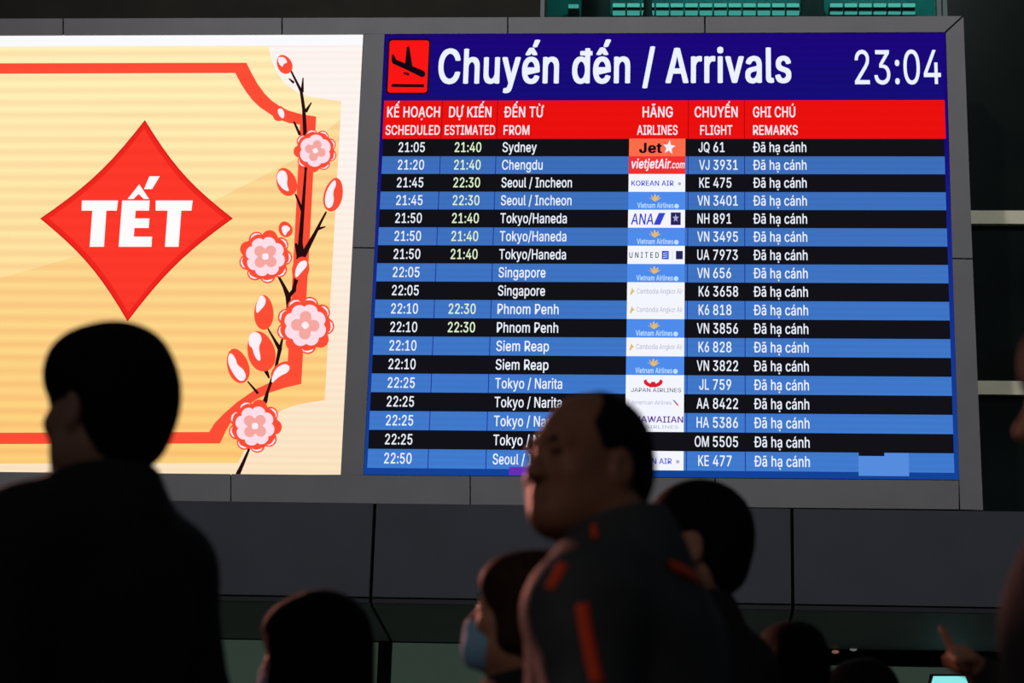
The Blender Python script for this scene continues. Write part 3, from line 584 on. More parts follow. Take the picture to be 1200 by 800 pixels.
z7 = lambda P: [(250 + x / 5.712, 320 + y / 5.712) for x, y in P]
bud(333.3, 75.3, 8.6, 11.6, -0.45, [z5([(230, 135), (255, 132), (272, 142), (286, 168), (262, 172), (256, 195), (240, 180), (228, 160)])])
bud(335.6, 213, 11.5, 17, -0.35, [z6([(378, 110), (400, 95), (425, 105), (436, 140), (430, 180), (448, 225), (410, 210), (384, 180), (370, 145)])])
bud(390.6, 228, 11, 20, 0.22, [z6([(690, 170), (715, 150), (720, 185), (700, 225), (708, 270), (695, 315), (665, 320), (652, 280), (660, 225)])])
bud(309.2, 366, 11.3, 20.3, 0.0, [z7([(310, 155), (330, 148), (352, 170), (348, 210), (318, 245), (288, 275), (284, 215)])])
bud(306, 411.5, 16, 24, -0.25, [z7([(240, 410), (280, 390), (318, 410), (325, 455), (302, 490), (320, 580), (300, 590), (272, 545), (262, 500), (235, 480)])], 0.2)
bud(278.8, 428.5, 12.5, 20.8, -0.3, [z7([(118, 530), (150, 570), (160, 615), (200, 640), (222, 690), (200, 725), (165, 715), (125, 660), (98, 600), (100, 550)])])
bud(334.5, 268.5, 8, 9.5, -0.4, [z6([(400, 425), (430, 418), (455, 440), (432, 460), (420, 485), (402, 455)])])
bud(352.5, 314.5, 10, 14, 0.2, [z6([(482, 735), (478, 690), (500, 635), (545, 622), (552, 655), (520, 690)])], -0.1)
bud(327, 133, 7, 9, 0.2, [z5([(225, 440), (250, 432), (268, 460), (262, 500), (232, 475)])], -0.1)
bud(330.5, 436, 10.5, 15, 0.75, [z7([(385, 745), (395, 685), (425, 630), (480, 603), (515, 625), (500, 665), (440, 690)])], -0.1)

# ================================================================== arrivals board
ab = thing('arrivals_board', at(775, 559, YB), 0, 'large blue and black LED flight arrivals board with red heading band', 'board')
C = [(451.5, 39.4), (1107.5, 37.5), (1124, 562), (426.2, 556)]
def bpt(u, v):                                               # board fraction -> photo column,row through the board's own plane
    P = [at(x, y, YB) for x, y in C]
    X = lerp(lerp(P[0][0], P[1][0], u), lerp(P[3][0], P[2][0], u), v)
    Z = lerp(lerp(P[0][2], P[1][2], u), lerp(P[3][2], P[2][2], u), v)
    return X, Z
P_ = [at(x, y, YB) for x, y in C]
def band(u0, u1, v0, v1, k):
    out = []
    for u, v in ((u0, v1), (u1, v1), (u1, v0), (u0, v0)):
        X, Z = bpt(u, v); out.append((X, LY(k), Z))
    return out
zt, zb_ = P_[0][2], P_[3][2]
def vof(y, x=460):                                            # board fraction down from a photo row near column x
    zq = at(x, y, YB)[2]
    u = (at(x, y, YB)[0] - P_[0][0]) / (P_[1][0] - P_[0][0])
    za, zc = lerp(P_[0][2], P_[1][2], u), lerp(P_[3][2], P_[2][2], u)
    return (za - zq) / (za - zc)
m = MB(); m.prism(px([C[3], C[2], C[1], C[0]], YB + 0.006), 0.28, M_back); m.build('housing', ab)
m = MB(); m.flat(band(0, 1, 0, 1, 0), glow('board_border', (24, 6, 124), 0.0, 0.1, (18, 66, 152), zb_, lerp(zb_, zt, 0.75))); m.build('display_panel', ab)
v_t, v_h, v_e = vof(118), vof(162.6), vof(548.3)
m = MB(); m.flat(band(0, 0.994, 0, v_t, 1), glow('title_navy', (28, 5, 122), 0.05, 0.06, (20, 14, 118), bpt(0, v_t)[1], bpt(0, 0)[1])); tb = m.build('title_band', ab)
M_txt = glow('text_white', (236, 242, 255), light=False)
m = MB(); letter(m, 'Chuyến đến / Arrivals', 513, 927.5, 97.3, 39.3, M_txt, LY(2), 0.034); m.build('title_text', tb)
m = MB(); letter(m, '23:04', 1002, 1103, 98.5, 39.5, M_txt, LY(2), 0.008); m.build('clock_text', tb)
# landing pictogram
M_blk = glow('sign_black', (16, 8, 20), light=False); M_sred = glow('sign_red', (250, 22, 20))
def rounded(xa, ya, xb, yb, r, sk=0.0):
    out = []
    for cx, cy, a0 in ((xb - r, ya + r, -90), (xb - r, yb - r, 0), (xa + r, yb - r, 90), (xa + r, ya + r, 180)):
        for i in range(5):
            a = math.radians(a0 + 22.5 * i); y = cy + r * math.sin(a); out.append((cx + r * math.cos(a) - sk * (y - ya), y))
    return out
m = MB()
m.flat(px(rounded(454.8, 45.2, 505, 110.5, 4, 0.045), LY(2)), M_blk)
m.flat(px(rounded(456.8, 47.3, 503, 108.5, 3, 0.045), LY(2.5)), M_sred)
q5 = lambda P: [(430 + x / 4.8, 30 + y / 4.8) for x, y in P]
m.flat(px(q5([(139, 165), (152, 162), (165, 192), (215, 212), (224, 120), (238, 115), (256, 228), (318, 254), (329, 266), (326, 284), (310, 291), (205, 240), (146, 214), (139, 200)]), LY(3)), M_blk)
m.flat(px(q5([(205, 261), (234, 265), (239, 273), (232, 283), (222, 276), (207, 273)]), LY(3)), M_blk)
m.flat(px(q5([(140, 328), (322, 330), (320, 347), (137, 345)]), LY(3)), M_blk)
m.build('landing_pictogram', tb)
m = MB(); m.flat(band(0.004, 0.9955, v_t, v_h, 1), glow('heading_red', (234, 16, 14), 0.05, 0.08)); hb = m.build('heading_band', ab)
M_head = glow('text_heading', (255, 232, 240), light=False)
for t_, a, c, yb, cp in (('KẾ HOẠCH', 453.5, 515.5, 137.2, 12.2), ('DỰ KIẾN', 526, 575.7, 137.2, 12.2), ('ĐẾN TỪ', 590.5, 637, 137.2, 12.2), ('HÃNG', 753, 788.5, 137.2, 12.2),
                         ('CHUYẾN', 814, 864.5, 137.2, 12.2), ('GHI CHÚ', 882.5, 932, 137.2, 12.2), ('SCHEDULED', 451.6, 515.3, 157.8, 11), ('ESTIMATED', 521, 580, 157.8, 11),
                         ('FROM', 590, 620.3, 157.8, 11), ('AIRLINES', 746.5, 794, 157.8, 11), ('FLIGHT', 820.5, 858.3, 157.8, 11), ('REMARKS', 882.5, 935, 157.8, 11)):
    m = MB(); letter(m, t_, a, c, yb, cp, M_head, LY(2), 0.024); m.build('heading_text', hb)
rows = [('21:05', '21:40', 'Sydney', 40, 'js', 'JQ', '61'), ('21:20', '21:40', 'Chengdu', 47.5, 'vj', 'VJ', '3931'),
        ('21:45', '22:30', 'Seoul / Incheon', 82, 'ke', 'KE', '475'), ('21:45', '22:30', 'Seoul / Incheon', 82, 'vn', 'VN', '3401'),
        ('21:50', '21:40', 'Tokyo/Haneda', 77, 'nh', 'NH', '891'), ('21:50', '21:40', 'Tokyo/Haneda', 77, 'vn', 'VN', '3495'),
        ('21:50', '21:40', 'Tokyo/Haneda', 77, 'ua', 'UA', '7973'), ('22:05', '', 'Singapore', 54, 'vn', 'VN', '656'),
        ('22:05', '', 'Singapore', 54, 'k6', 'K6', '3658'), ('22:10', '22:30', 'Phnom Penh', 70, 'k6', 'K6', '818'),
        ('22:10', '22:30', 'Phnom Penh', 70, 'vn', 'VN', '3856'), ('22:10', '', 'Siem Reap', 60, 'k6', 'K6', '828'),
        ('22:10', '', 'Siem Reap', 60, 'vn', 'VN', '3822'), ('22:25', '', 'Tokyo / Narita', 76, 'jl', 'JL', '759'),
        ('22:25', '', 'Tokyo / Narita', 76, 'aa', 'AA', '8422'), ('22:25', '', 'Tokyo / Narita', 76, 'ha', 'HA', '5386'),
        ('22:25', '', 'Tokyo / Narita', 76, '', 'OM', '5505'), ('22:50', '', 'Seoul / Incheon', 82, 'ke', 'KE', '477')]
M_rb = glow('row_blue', (60, 108, 184), 0.04, 0.05, (64, 122, 206), bpt(0, v_e)[1], bpt(0, v_h)[1]); M_rk = glow('row_black', (17, 17, 23), light=False)
M_yel = glow('text_yellow', (226, 244, 206), light=False)
W_tile = glow('tile_white', (244, 246, 255), light=False); B_tile = glow('tile_blue', (78, 140, 236), light=False)
M_gold = glow('logo_gold', (226, 188, 104), light=False); M_lblue = glow('logo_blue', (58, 70, 208), light=False)
M_navy = glow('logo_navy', (40, 36, 92), light=False); M_lil = glow('logo_lilac', (176, 170, 206), light=False)
M_grey = glow('logo_grey', (92, 90, 112), light=False); M_pur = glow('logo_purple', (92, 44, 160), light=False)
M_lred = glow('logo_red', (222, 28, 48), light=False); M_sky = glow('logo_paleblue', (188, 222, 255), light=False)
uX = lambda xx, yy: (at(xx, yy, YB)[0] - P_[0][0] - (P_[3][0] - P_[0][0]) * vof(yy)) / (P_[1][0] - P_[0][0] + ((P_[2][0] - P_[3][0]) - (P_[1][0] - P_[0][0])) * vof(yy))
YR0 = 172.8
U = {k: uX(x, YR0) for k, x in dict(s0=467.2, s1=498, e0=533, e1=564.2, f=589, t0=737.2, t1=803.2, c=831.5, n=836, r0=882.3, r1=943.5).items()}
UPX = 1.0 / 657.5 / 1.012                                    # one photo pixel at the first row, in board widths
dv = (v_e - v_h) / 18
def cell(mb, txt, u0, v_base, width=None, cap=12.0, mat=None, bold=0.016, k=3, right=False, sx=None, shear=0.0):
    """word in board fractions; width in first-row pixels; cap height in first-row pixels"""
    v, f = glyphs(txt, bold)
    capw = cap * 0.00735 * (P_[0][2] - P_[3][2]) / 3.85      # metres
    hz = cap * PXM / CAPH
    X, Z = bpt(u0, v_base); e0, e1 = v[:, 0].min(), v[:, 0].max()
    s = width * PXM / (e1 - e0) if width else hz * sx
    if right: X -= s * (e1 - e0)
    w = np.zeros_like(v); w[:, 0] = X + (v[:, 0] - e0 + shear * v[:, 1]) * s; w[:, 1] = LY(k); w[:, 2] = Z + v[:, 1] * hz
    mb.add(w, [q if np.cross(w[q[1]] - w[q[0]], w[q[2]] - w[q[0]])[1] < 0 else q[::-1] for q in f], mat)
PXM = at(600, YR0, YB)[0] - at(599, YR0, YB)[0]
PZM = at(600, YR0, YB)[2] - at(600, YR0 + 1, YB)[2]
NAT = 31.0 * PXM / ((glyphs('21:05', 0.016)[0][:, 0].max() - glyphs('21:05', 0.016)[0][:, 0].min()) * 12.0 * PXM / CAPH)
def tile(mb, va, vb, mat):
    mb.flat(band(U['t0'], U['t1'], va, vb, 2), mat)
def tp(va, vb, pts, k=2.6):                                   # tile fractions (0..1 across, 0..1 down)
    out = []
    for a, c in pts:
        X, Z = bpt(lerp(U['t0'], U['t1'], a), lerp(va, vb, c)); out.append((X, LY(k), Z))
    return out
def circ(va, vb, cx, cy, r, n=18, asp=0.32):
    return tp(va, vb, [(cx + r * asp * math.cos(2 * math.pi * i / n), cy + r * math.sin(2 * math.pi * i / n)) for i in range(n)])
def tword(mb, va, vb, txt, a0, a1, base, cap, mat, bold=0.0, shear=0.0, k=2.6):
    cell(mb, txt, lerp(U['t0'], U['t1'], a0), lerp(va, vb, base), (a1 - a0) * 66, cap, mat, bold, k, shear=shear)
def logo(mb, kind, va, vb):
    if kind == 'js':
        tile(mb, va, vb, glow('tile_orange', (255, 108, 74), light=False))
        tword(mb, va, vb, 'Jet', 0.18, 0.58, 0.80, 12, M_blk, 0.05)
        mb.flat(tp(va, vb, [(0.71 + (0.115 if i % 2 == 0 else 0.05) * math.sin(math.pi * i / 5 + .1), 0.5 - (0.43 if i % 2 == 0 else 0.18) * math.cos(math.pi * i / 5 + .1)) for i in range(10)]), M_txt)
    elif kind == 'vj':
        tile(mb, va, vb, glow('tile_red', (242, 48, 48), light=False))
        tword(mb, va, vb, 'vietjetAir', 0.03, 0.72, 0.68, 11.5, M_txt, 0.03, 0.2); tword(mb, va, vb, '.com', 0.73, 0.98, 0.68, 9, M_txt, 0.02, 0.2)
    elif kind == 'vn':
        tile(mb, va, vb, B_tile)
        for a in (-70, -38, 0, 38, 70):
            r = math.radians(a); x, y = 0.47 + 0.085 * math.sin(r), 0.42 - 0.22 * math.cos(r)
            mb.flat(tp(va, vb, [(0.47 - .018 * math.cos(r), 0.5 - .05 * math.sin(r)), (x - .02 * math.cos(r), y), (0.47 + 0.12 * math.sin(r), 0.46 - 0.36 * math.cos(r)), (x + .02 * math.cos(r), y + .04), (0.47 + .018 * math.cos(r), 0.5 + .05 * math.sin(r))]), M_gold)
        tword(mb, va, vb, 'Vietnam Airlines', 0.16, 0.79, 0.90, 6.2, M_sky, 0.03)
        mb.flat(circ(va, vb, 0.85, 0.80, 0.13), M_sky)
    elif kind == 'ke':
        tile(mb, va, vb, W_tile); tword(mb, va, vb, 'KOREAN AIR', 0.05, 0.79, 0.66, 6.2, M_lblue, 0.02)
        mb.flat(circ(va, vb, 0.90, 0.55, 0.09), M_lil)
    elif kind == 'nh':
        tile(mb, va, vb, W_tile); tword(mb, va, vb, 'ANA', 0.05, 0.44, 0.82, 13, M_lblue, 0.02, 0.12)
        mb.flat(tp(va, vb, [(0.45, 0.84), (0.54, 0.18), (0.655, 0.18), (0.565, 0.84)]), M_lblue)
        mb.flat(tp(va, vb, [(0.75, 0.15), (0.925, 0.15), (0.925, 0.85), (0.75, 0.85)]), M_navy)
        mb.flat(tp(va, vb, [(0.8375 + (0.06 if i % 2 == 0 else 0.022) * math.sin(math.pi * i / 5), 0.47 - (0.25 if i % 2 == 0 else 0.1) * math.cos(math.pi * i / 5)) for i in range(10)], 3), M_lil)
    elif kind == 'ua':
        tile(mb, va, vb, W_tile); tword(mb, va, vb, 'U N I T E D', 0.03, 0.54, 0.66, 6.6, M_navy, 0.02)
        mb.flat(tp(va, vb, [(0.60, 0.28), (0.72, 0.28), (0.72, 0.74), (0.60, 0.74)]), M_lblue)
        for c in (0.40, 0.52, 0.63): mb.flat(tp(va, vb, [(0.62, c), (0.70, c - .04), (0.70, c), (0.62, c + .05)], 3), M_sky)
        mb.flat(tp(va, vb, [(0.782, 0.25), (0.788, 0.25), (0.788, 0.77), (0.782, 0.77)]), M_lil)
        mb.flat(tp(va, vb, [(0.845, 0.28), (0.965, 0.28), (0.965, 0.74), (0.845, 0.74)]), M_navy)
    elif kind == 'k6':
        tile(mb, va, vb, W_tile); tword(mb, va, vb, 'Cambodia Angkor Air', 0.17, 0.96, 0.62, 6.0, M_lil, 0.0)
        mb.flat(tp(va, vb, [(0.05, 0.68), (0.085, 0.30), (0.11, 0.44), (0.14, 0.5), (0.10, 0.56), (0.075, 0.70)]), M_gold)
    elif kind == 'jl':
        tile(mb, va, vb, W_tile)
        for sgn in (-1, 1):
            mb.flat(tp(va, vb, [(0.47 + sgn * x, y) for x, y in ((0.02, 0.34), (0.05, 0.46), (0.10, 0.36), (0.12, 0.22), (0.165, 0.30), (0.155, 0.46), (0.11, 0.58), (0.04, 0.66), (0.0, 0.64), (0.0, 0.38))]), M_lred)
        tword(mb, va, vb, 'JAPAN AIRLINES', 0.09, 0.94, 0.90, 4.6, M_grey, 0.01)
    elif kind == 'aa':
        tile(mb, va, vb, W_tile); tword(mb, va, vb, 'American Airlines', 0.10, 0.78, 0.56, 4.6, M_lil, 0.0)
        mb.flat(tp(va, vb, [(0.80, 0.30), (0.84, 0.34), (0.88, 0.48), (0.85, 0.46)]), M_lblue); mb.flat(tp(va, vb, [(0.84, 0.44), (0.89, 0.50), (0.92, 0.66), (0.87, 0.56)]), M_lred)
    elif kind == 'ha':
        tile(mb, va, vb, W_tile); tword(mb, va, vb, 'HAWAIIAN', 0.16, 0.98, 0.50, 7.0, M_pur, 0.02); tword(mb, va, vb, 'AIRLINES', 0.34, 0.90, 0.82, 3.6, M_lil, 0.0)
for i, (s_, e_, f_, fw, lg, c_, n_) in enumerate(rows):
    va, vb = v_h + dv * i, v_h + dv * (i + 1)
    m = MB(); m.flat(band(0.0055, 0.9925, va, vb, 1), M_rb if i % 2 else M_rk)
    if i == 16: m.flat(band(uX(1006, 520) - 0.0, uX(1036, 520), va + dv * 0.97, vb + dv * 0.17, 1.6), M_rk)
    if i == 17: m.flat(band(uX(1006, 540), uX(1065, 540), va, v_e + 0.008, 1.3), glow('row_pale', (86, 140, 222), light=False))
    r_ = m.build('flight_row', ab)
    vbse = va + dv * 0.76
    for nm, args, kw in (('scheduled_time', (s_, U['s0'], vbse, 31, 12, M_txt), {}), ('estimated_time', (e_, U['e0'], vbse, 31.2, 12, M_yel), {}),
                         ('origin_text', (f_, U['f'], vbse, fw, 12, M_txt), {}), ('airline_code', (c_, U['c'], vbse, None, 12, M_txt), dict(right=True, sx=NAT * 0.9)),
                         ('flight_number', (n_, U['n'], vbse, None, 12, M_txt), dict(sx=NAT)), ('remark_text', ('Đã hạ cánh', U['r0'], vbse, 61.3, 12, M_txt), {})):
        if args[0]:
            t_ = MB(); cell(t_, *args, **kw); t_.build(nm, r_)
    if lg:
        l_ = MB(); logo(l_, lg, va, vb); l_.build('airline_logo', r_)
M_div = glow('divider_navy', (26, 40, 150), light=False); M_divr = glow('divider_red', (160, 8, 14), light=False)
for xx in (516.5, 581.5, 806.5, 872.5):
    u_ = uX(xx, YR0); m = MB()
    m.flat(band(u_ - 0.0007, u_ + 0.0007, v_t, v_h, 1.5), M_divr)
    vs = [bpt(u_ + e, v_h + dv * i) for i in range(19) for e in (-0.0007, 0.0007)]
    m.add([(X, LY(1.5), Z) for X, Z in vs], [(2 * i + 2, 2 * i + 3, 2 * i + 1, 2 * i) for i in range(18)], M_div)
    k_ = m._m(M_rk); m.mi[-18:] = [k_ if i % 2 == 0 else j for i, j in enumerate(m.mi[-18:])]
    m.build('column_divider', ab)
m = MB(); m.flat(px([(597, 547), (622, 547), (622, 556.5), (596.5, 556.5)], LY(1.6)), glow('led_fault', (104, 44, 176), light=False)); m.build('faulty_patch', ab, 'purple faulty LED patch')

# ================================================================== people
# A figure is a field of rounded bones and soft masses, melted together and surfaced as one mesh;
# hair, clothes, shoes and masks are surfaced the same way and become its children.
def rotx(a): c, s = math.cos(a), math.sin(a); return np.array([[1, 0, 0], [0, c, -s], [0, s, c]])
def rotz(a): c, s = math.cos(a), math.sin(a); return np.array([[c, -s, 0], [s, c, 0], [0, 0, 1]])
def roty(a): c, s = math.cos(a), math.sin(a); return np.array([[c, 0, s], [0, 1, 0], [-s, 0, c]])
class Frame:
    def __init__(s, R=np.eye(3), t=np.zeros(3), k=1.0): s.R, s.t, s.k = R, np.array(t, float), k
    def out(s, p): return s.R @ np.array(p, float) * s.k + s.t
    def inn(s, P): return (P - s.t) @ s.R / s.k
class Field:
    def __init__(s): s.p = []
    def ell(s, fr, c, r, k=0.02, sub=False, inf=0.0):
        r = np.array(r, float) + inf; s.p.append(('e', fr, np.array(c, float), r, k, sub, fr.out(c), r.max())); return s
    def rc(s, fr, a, b, ra, rb, k=0.02, sub=False, inf=0.0):
        a, b = np.array(a, float), np.array(b, float); ra += inf; rb += inf
        s.p.append(('c', fr, a, b, ra, rb, k, sub, fr.out((a + b) / 2), np.linalg.norm(a - b) / 2 + max(ra, rb))); return s
    @staticmethod
    def dist(q, P):
        P = q[1].inn(P)
        if q[0] == 'e':
            d = (P - q[2]) / q[3]; n = np.sqrt((d * d).sum(-1)); m = np.sqrt(((d / q[3]) ** 2).sum(-1)) + 1e-9
            return n * (n - 1) / m
        a, b, ra, rb = q[2:6]; ba = b - a; L2 = ba.dot(ba) + 1e-12
        t = np.clip(((P - a) @ ba) / L2, 0, 1)
        return np.sqrt(((P - a - t[..., None] * ba) ** 2).sum(-1)) - (ra + (rb - ra) * t)
    @staticmethod
    def mix(d, e, k, sub):
        if sub:
            h = np.maximum(k - np.abs(d + e), 0) / k; return np.maximum(d, -e) + h * h * k / 4
        h = np.maximum(k - np.abs(d - e), 0) / k; return np.minimum(d, e) - h * h * k / 4
    def at(s, P):
        d = np.full(P.shape[:-1], 1.0)
        for q in s.p: d = s.mix(d, s.dist(q, P), q[-4], q[-3])
        return d
    def surface(s, h, cut=None, pad=0.03):
        lo = np.min([q[-2] - q[-1] for q in s.p if not q[-3]], 0) - pad; hi = np.max([q[-2] + q[-1] for q in s.p if not q[-3]], 0) + pad
        ax = [np.arange(lo[i], hi[i] + h, h) for i in range(3)]
        d = np.full([len(a) for a in ax], 1.0, np.float32)
        for q in s.p:
            m = q[-1] + 0.07; sl = []
            for i in range(3):
                i0, i1 = np.searchsorted(ax[i], q[-2][i] - m), np.searchsorted(ax[i], q[-2][i] + m); sl.append(slice(i0, i1))
            g = np.stack(np.meshgrid(*[ax[i][sl[i]] for i in range(3)], indexing='ij'), -1)
            if g.size: d[tuple(sl)] = s.mix(d[tuple(sl)], s.dist(q, g), q[-4], q[-3])
        if cut is not None:
            g = np.stack(np.meshgrid(*ax, indexing='ij'), -1)
            d = np.maximum(d, cut(g))
        d[0], d[-1], d[:, 0], d[:, -1], d[:, :, 0], d[:, :, -1] = 1, 1, 1, 1, 1, 1
        return nets(d.astype(float), lo, h)
def nets(v, lo, h):
    s = v < 0
    cor = [(a, b, c) for a in (0, 1) for b in (0, 1) for c in (0, 1)]
    n = [k - 1 for k in v.shape]
    sub = lambda A, c: A[c[0]:c[0] + n[0], c[1]:c[1] + n[1], c[2]:c[2] + n[2]]
    cnt = sum(sub(s, c).astype(np.int8) for c in cor)
    I = np.argwhere((cnt > 0) & (cnt < 8))
    idx = np.full(n, -1, int); idx[tuple(I.T)] = np.arange(len(I))
    acc = np.zeros((len(I), 3)); num = np.zeros(len(I))
    for i in range(8):
        for j in range(i + 1, 8):
            a, b = np.array(cor[i]), np.array(cor[j])
            if np.abs(a - b).sum() != 1: continue
            va, vb = v[tuple((I + a).T)], v[tuple((I + b).T)]
            m = (va < 0) != (vb < 0)
            t = np.where(m, va / np.where(m, va - vb, 1), 0)
            acc += np.where(m[:, None], a + t[:, None] * (b - a), 0); num += m
    V = lo + (I + acc / num[:, None]) * h
    Fs = []
    for ax in range(3):
        o1, o2 = [(1, 2), (2, 0), (0, 1)][ax]
        A = np.moveaxis(s, ax, 0)
        e = np.argwhere(np.moveaxis(A[:-1] != A[1:], 0, ax))
        e = e[(e[:, o1] > 0) & (e[:, o2] > 0) & (e[:, o1] < n[o1]) & (e[:, o2] < n[o2])]
        d1 = np.eye(3, dtype=int)[o1]; d2 = np.eye(3, dtype=int)[o2]
        q = np.stack([idx[tuple((e - d1 - d2).T)], idx[tuple((e - d2).T)], idx[tuple(e.T)], idx[tuple((e - d1).T)]], 1)
        ins = s[tuple(e.T)]
        q = np.where(ins[:, None], q, q[:, ::-1])
        Fs.append(q[(q >= 0).all(1)])
    return V, np.concatenate(Fs)
def solid(name, VF, mat, parent, scale, label=None, post=None):
    V, F = VF
    if post: V = post(V)
    me = bpy.data.meshes.new(name); me.from_pydata((V * scale).tolist(), [], F.tolist())
    me.materials.append(mat); me.polygons.foreach_set('use_smooth', [True] * len(F)); me.update()
    o = bpy.data.objects.new(name, me); COL.objects.link(o); o.parent = parent
    if label: o['label'] = label
    return o

def head_prims(F, H, inf=0.0, features=True):
    F.ell(H, (0, -.018, 1.607), (.076, .097, .093), .02, inf=inf)
    F.ell(H, (0, .030, 1.555), (.064, .062, .088), .03, inf=inf)
    F.ell(H, (0, .042, 1.503), (.050, .044, .034), .03, inf=inf)
    if not features: return
    F.rc(H, (-.012, .078, 1.489), (.012, .078, 1.489), .014, .014, .02)
    F.rc(H, (-.036, .076, 1.600), (.036, .076, 1.600), .013, .013, .02)
    for s in (-1, 1):
        F.ell(H, (s * .044, .060, 1.556), (.022, .022, .02), .02)
        F.ell(H, (s * .032, .099, 1.582), (.019, .020, .013), .014, True)
        F.ell(H, (s * .055, -.005, 1.51), (.02, .04, .03), .03)
    for s in (-1, 1):
        F.rc(H, (s * .018, .088, 1.5890), (s * .042, .082, 1.5895), .0042, .0042, .006); F.rc(H, (s * .019, .087, 1.5740), (s * .042, .082, 1.5745), .0045, .0045, .008)
    F.rc(H, (0, .088, 1.588), (0, .107, 1.552), .0085, .0125, .012)
    for s in (-1, 1): F.ell(H, (s * .0125, .098, 1.548), (.009, .011, .008), .008)
    F.rc(H, (-.017, .086, 1.5235), (.017, .086, 1.5235), .007, .007, .008)
    F.rc(H, (-.014, .086, 1.5125), (.014, .086, 1.5125), .008, .008, .008)
    F.rc(H, (-.022, .101, 1.5183), (.022, .101, 1.5183), .003, .003, .006, True)
    for s in (-1, 1):
        F.ell(H, (s * .080, -.012, 1.563), (.011, .021, .033), .008)
        F.ell(H, (s * .092, -.006, 1.565), (.008, .011, .020), .006, True)
def arm_prims(F, U, s, J, inf=0.0, k=.03, hand=True, wrist_trim=0.0):
    S, E, W = J
    F.rc(U, S, E, .052 + inf, .041 + inf * .9, k); F.rc(U, E, np.array(E) + (np.array(W) - np.array(E)) * (1 - wrist_trim), .041 + inf * .9, .028 + inf * .7, k)
def hang_hand(F, U, s, W):
    """relaxed hand below the wrist W, palm towards the thigh, fingers slightly curled"""
    W = np.array(W)
    for i, (dy, ln) in enumerate(((.030, .066), (.011, .075), (-.008, .070), (-.026, .056))):
        b = W + (s * .004, dy * .6, -.02); k = W + (s * .006, dy + .012, -.085)
        F.rc(U, b, k, .014, .0125, .010)
        m = k + (-s * .010, .012, -ln * .55); e = m + (-s * .018, .010, -ln * .42)
        F.rc(U, k, m, .0100, .0090, .004); F.rc(U, m, e, .0088, .0075, .004)
    t = W + (-s * .012, .030, -.025); m = W + (-s * .022, .058, -.058); e = W + (-s * .026, .064, -.090)
    F.rc(U, t, m, .015, .0115, .010); F.rc(U, m, e, .0112, .0088, .004)
def trunk_prims(F, B, U, inf=0.0, wide=1.0, belly=0.0, slope=0.0, low=True):
    if low: F.ell(B, (0, -.005, .945), (.165 * wide, .115 + belly * .5, .13), .04, inf=inf)
    F.ell(U, (0, .005 + belly * .4, 1.09), (.146 * wide + belly * .5, .104 + belly * .7, .15), .06, inf=inf)
    F.ell(U, (0, .0, 1.265), (.168 * wide, .118, .165), .06, inf=inf)
    for s in (-1, 1): F.rc(U, (0, -.008, 1.342), (s * .150 * wide, -.008, 1.342 - slope), .055, .055, .05, inf=inf)
    for s in (-1, 1): F.rc(U, (s * .02, -.018, 1.425), (s * .135 * wide, -.012, 1.352 - slope), .048, .048, .05, inf=inf)
def leg_prims(F, B, inf=0.0, k=.03, feet=True, end=.09):
    for s in (-1, 1):
        F.rc(B, (s * .088, 0, .92), (s * .096, .012, .50), .086, .056, k, inf=inf)
        F.rc(B, (s * .096, .012, .50), (s * .102, -.018, end), .055, .040, k, inf=inf * 1.3)
        if feet: F.rc(B, (s * .102, -.035, .045), (s * .115, .135, .032), .034, .026, .02)

M_hair = matte('black_hair', (22, 19, 19), 0.75, 0.08, 0.35, 60, 0.35, (1, 1, 0.15))
M_hairb = matte('brown_hair', (52, 34, 24), 0.7, 0.12, 0.35, 60, 0.35, (1, 1, 0.15))
M_skin = matte('skin', (184, 134, 108), 0.55, 0.35, 0.08, 25, 0.04)
M_skin2 = matte('skin_tan', (146, 98, 76), 0.5, 0.35, 0.10, 22, 0.05)
M_coat = matte('dark_coat', (44, 44, 48), 0.85, 0.15, 0.2, 40, 0.15)
M_jack = matte('black_jacket', (58, 62, 66), 0.7, 0.25, 0.2, 14, 0.25)
M_orange = matte('orange_trim', (238, 72, 22), 0.6, 0.3, 0.08, 30)
M_pants = matte('dark_trousers', (36, 38, 46), 0.85, 0.15, 0.2, 30, 0.1)
M_shoe = matte('black_shoe', (24, 24, 26), 0.45, 0.4, 0.15, 20)
M_mask = matte('blue_mask', (150, 208, 252), 0.7, 0.2, 0.06, 40, 0.08, (1, 1, 6))
M_maskw = matte('pale_mask', (190, 196, 226), 0.7, 0.2, 0.06, 40, 0.08, (1, 1, 6))
M_scarf = matte('grey_scarf', (150, 150, 156), 0.9, 0.1, 0.15, 40, 0.2)
M_eye = matte('eye_dark', (40, 32, 30), 0.15, 0.5, 0.2, 90)
M_lip = matte('lip', (150, 84, 76), 0.5, 0.3, 0.06, 60)
HP = np.array([0, -.005, 1.475])                               # neck pivot
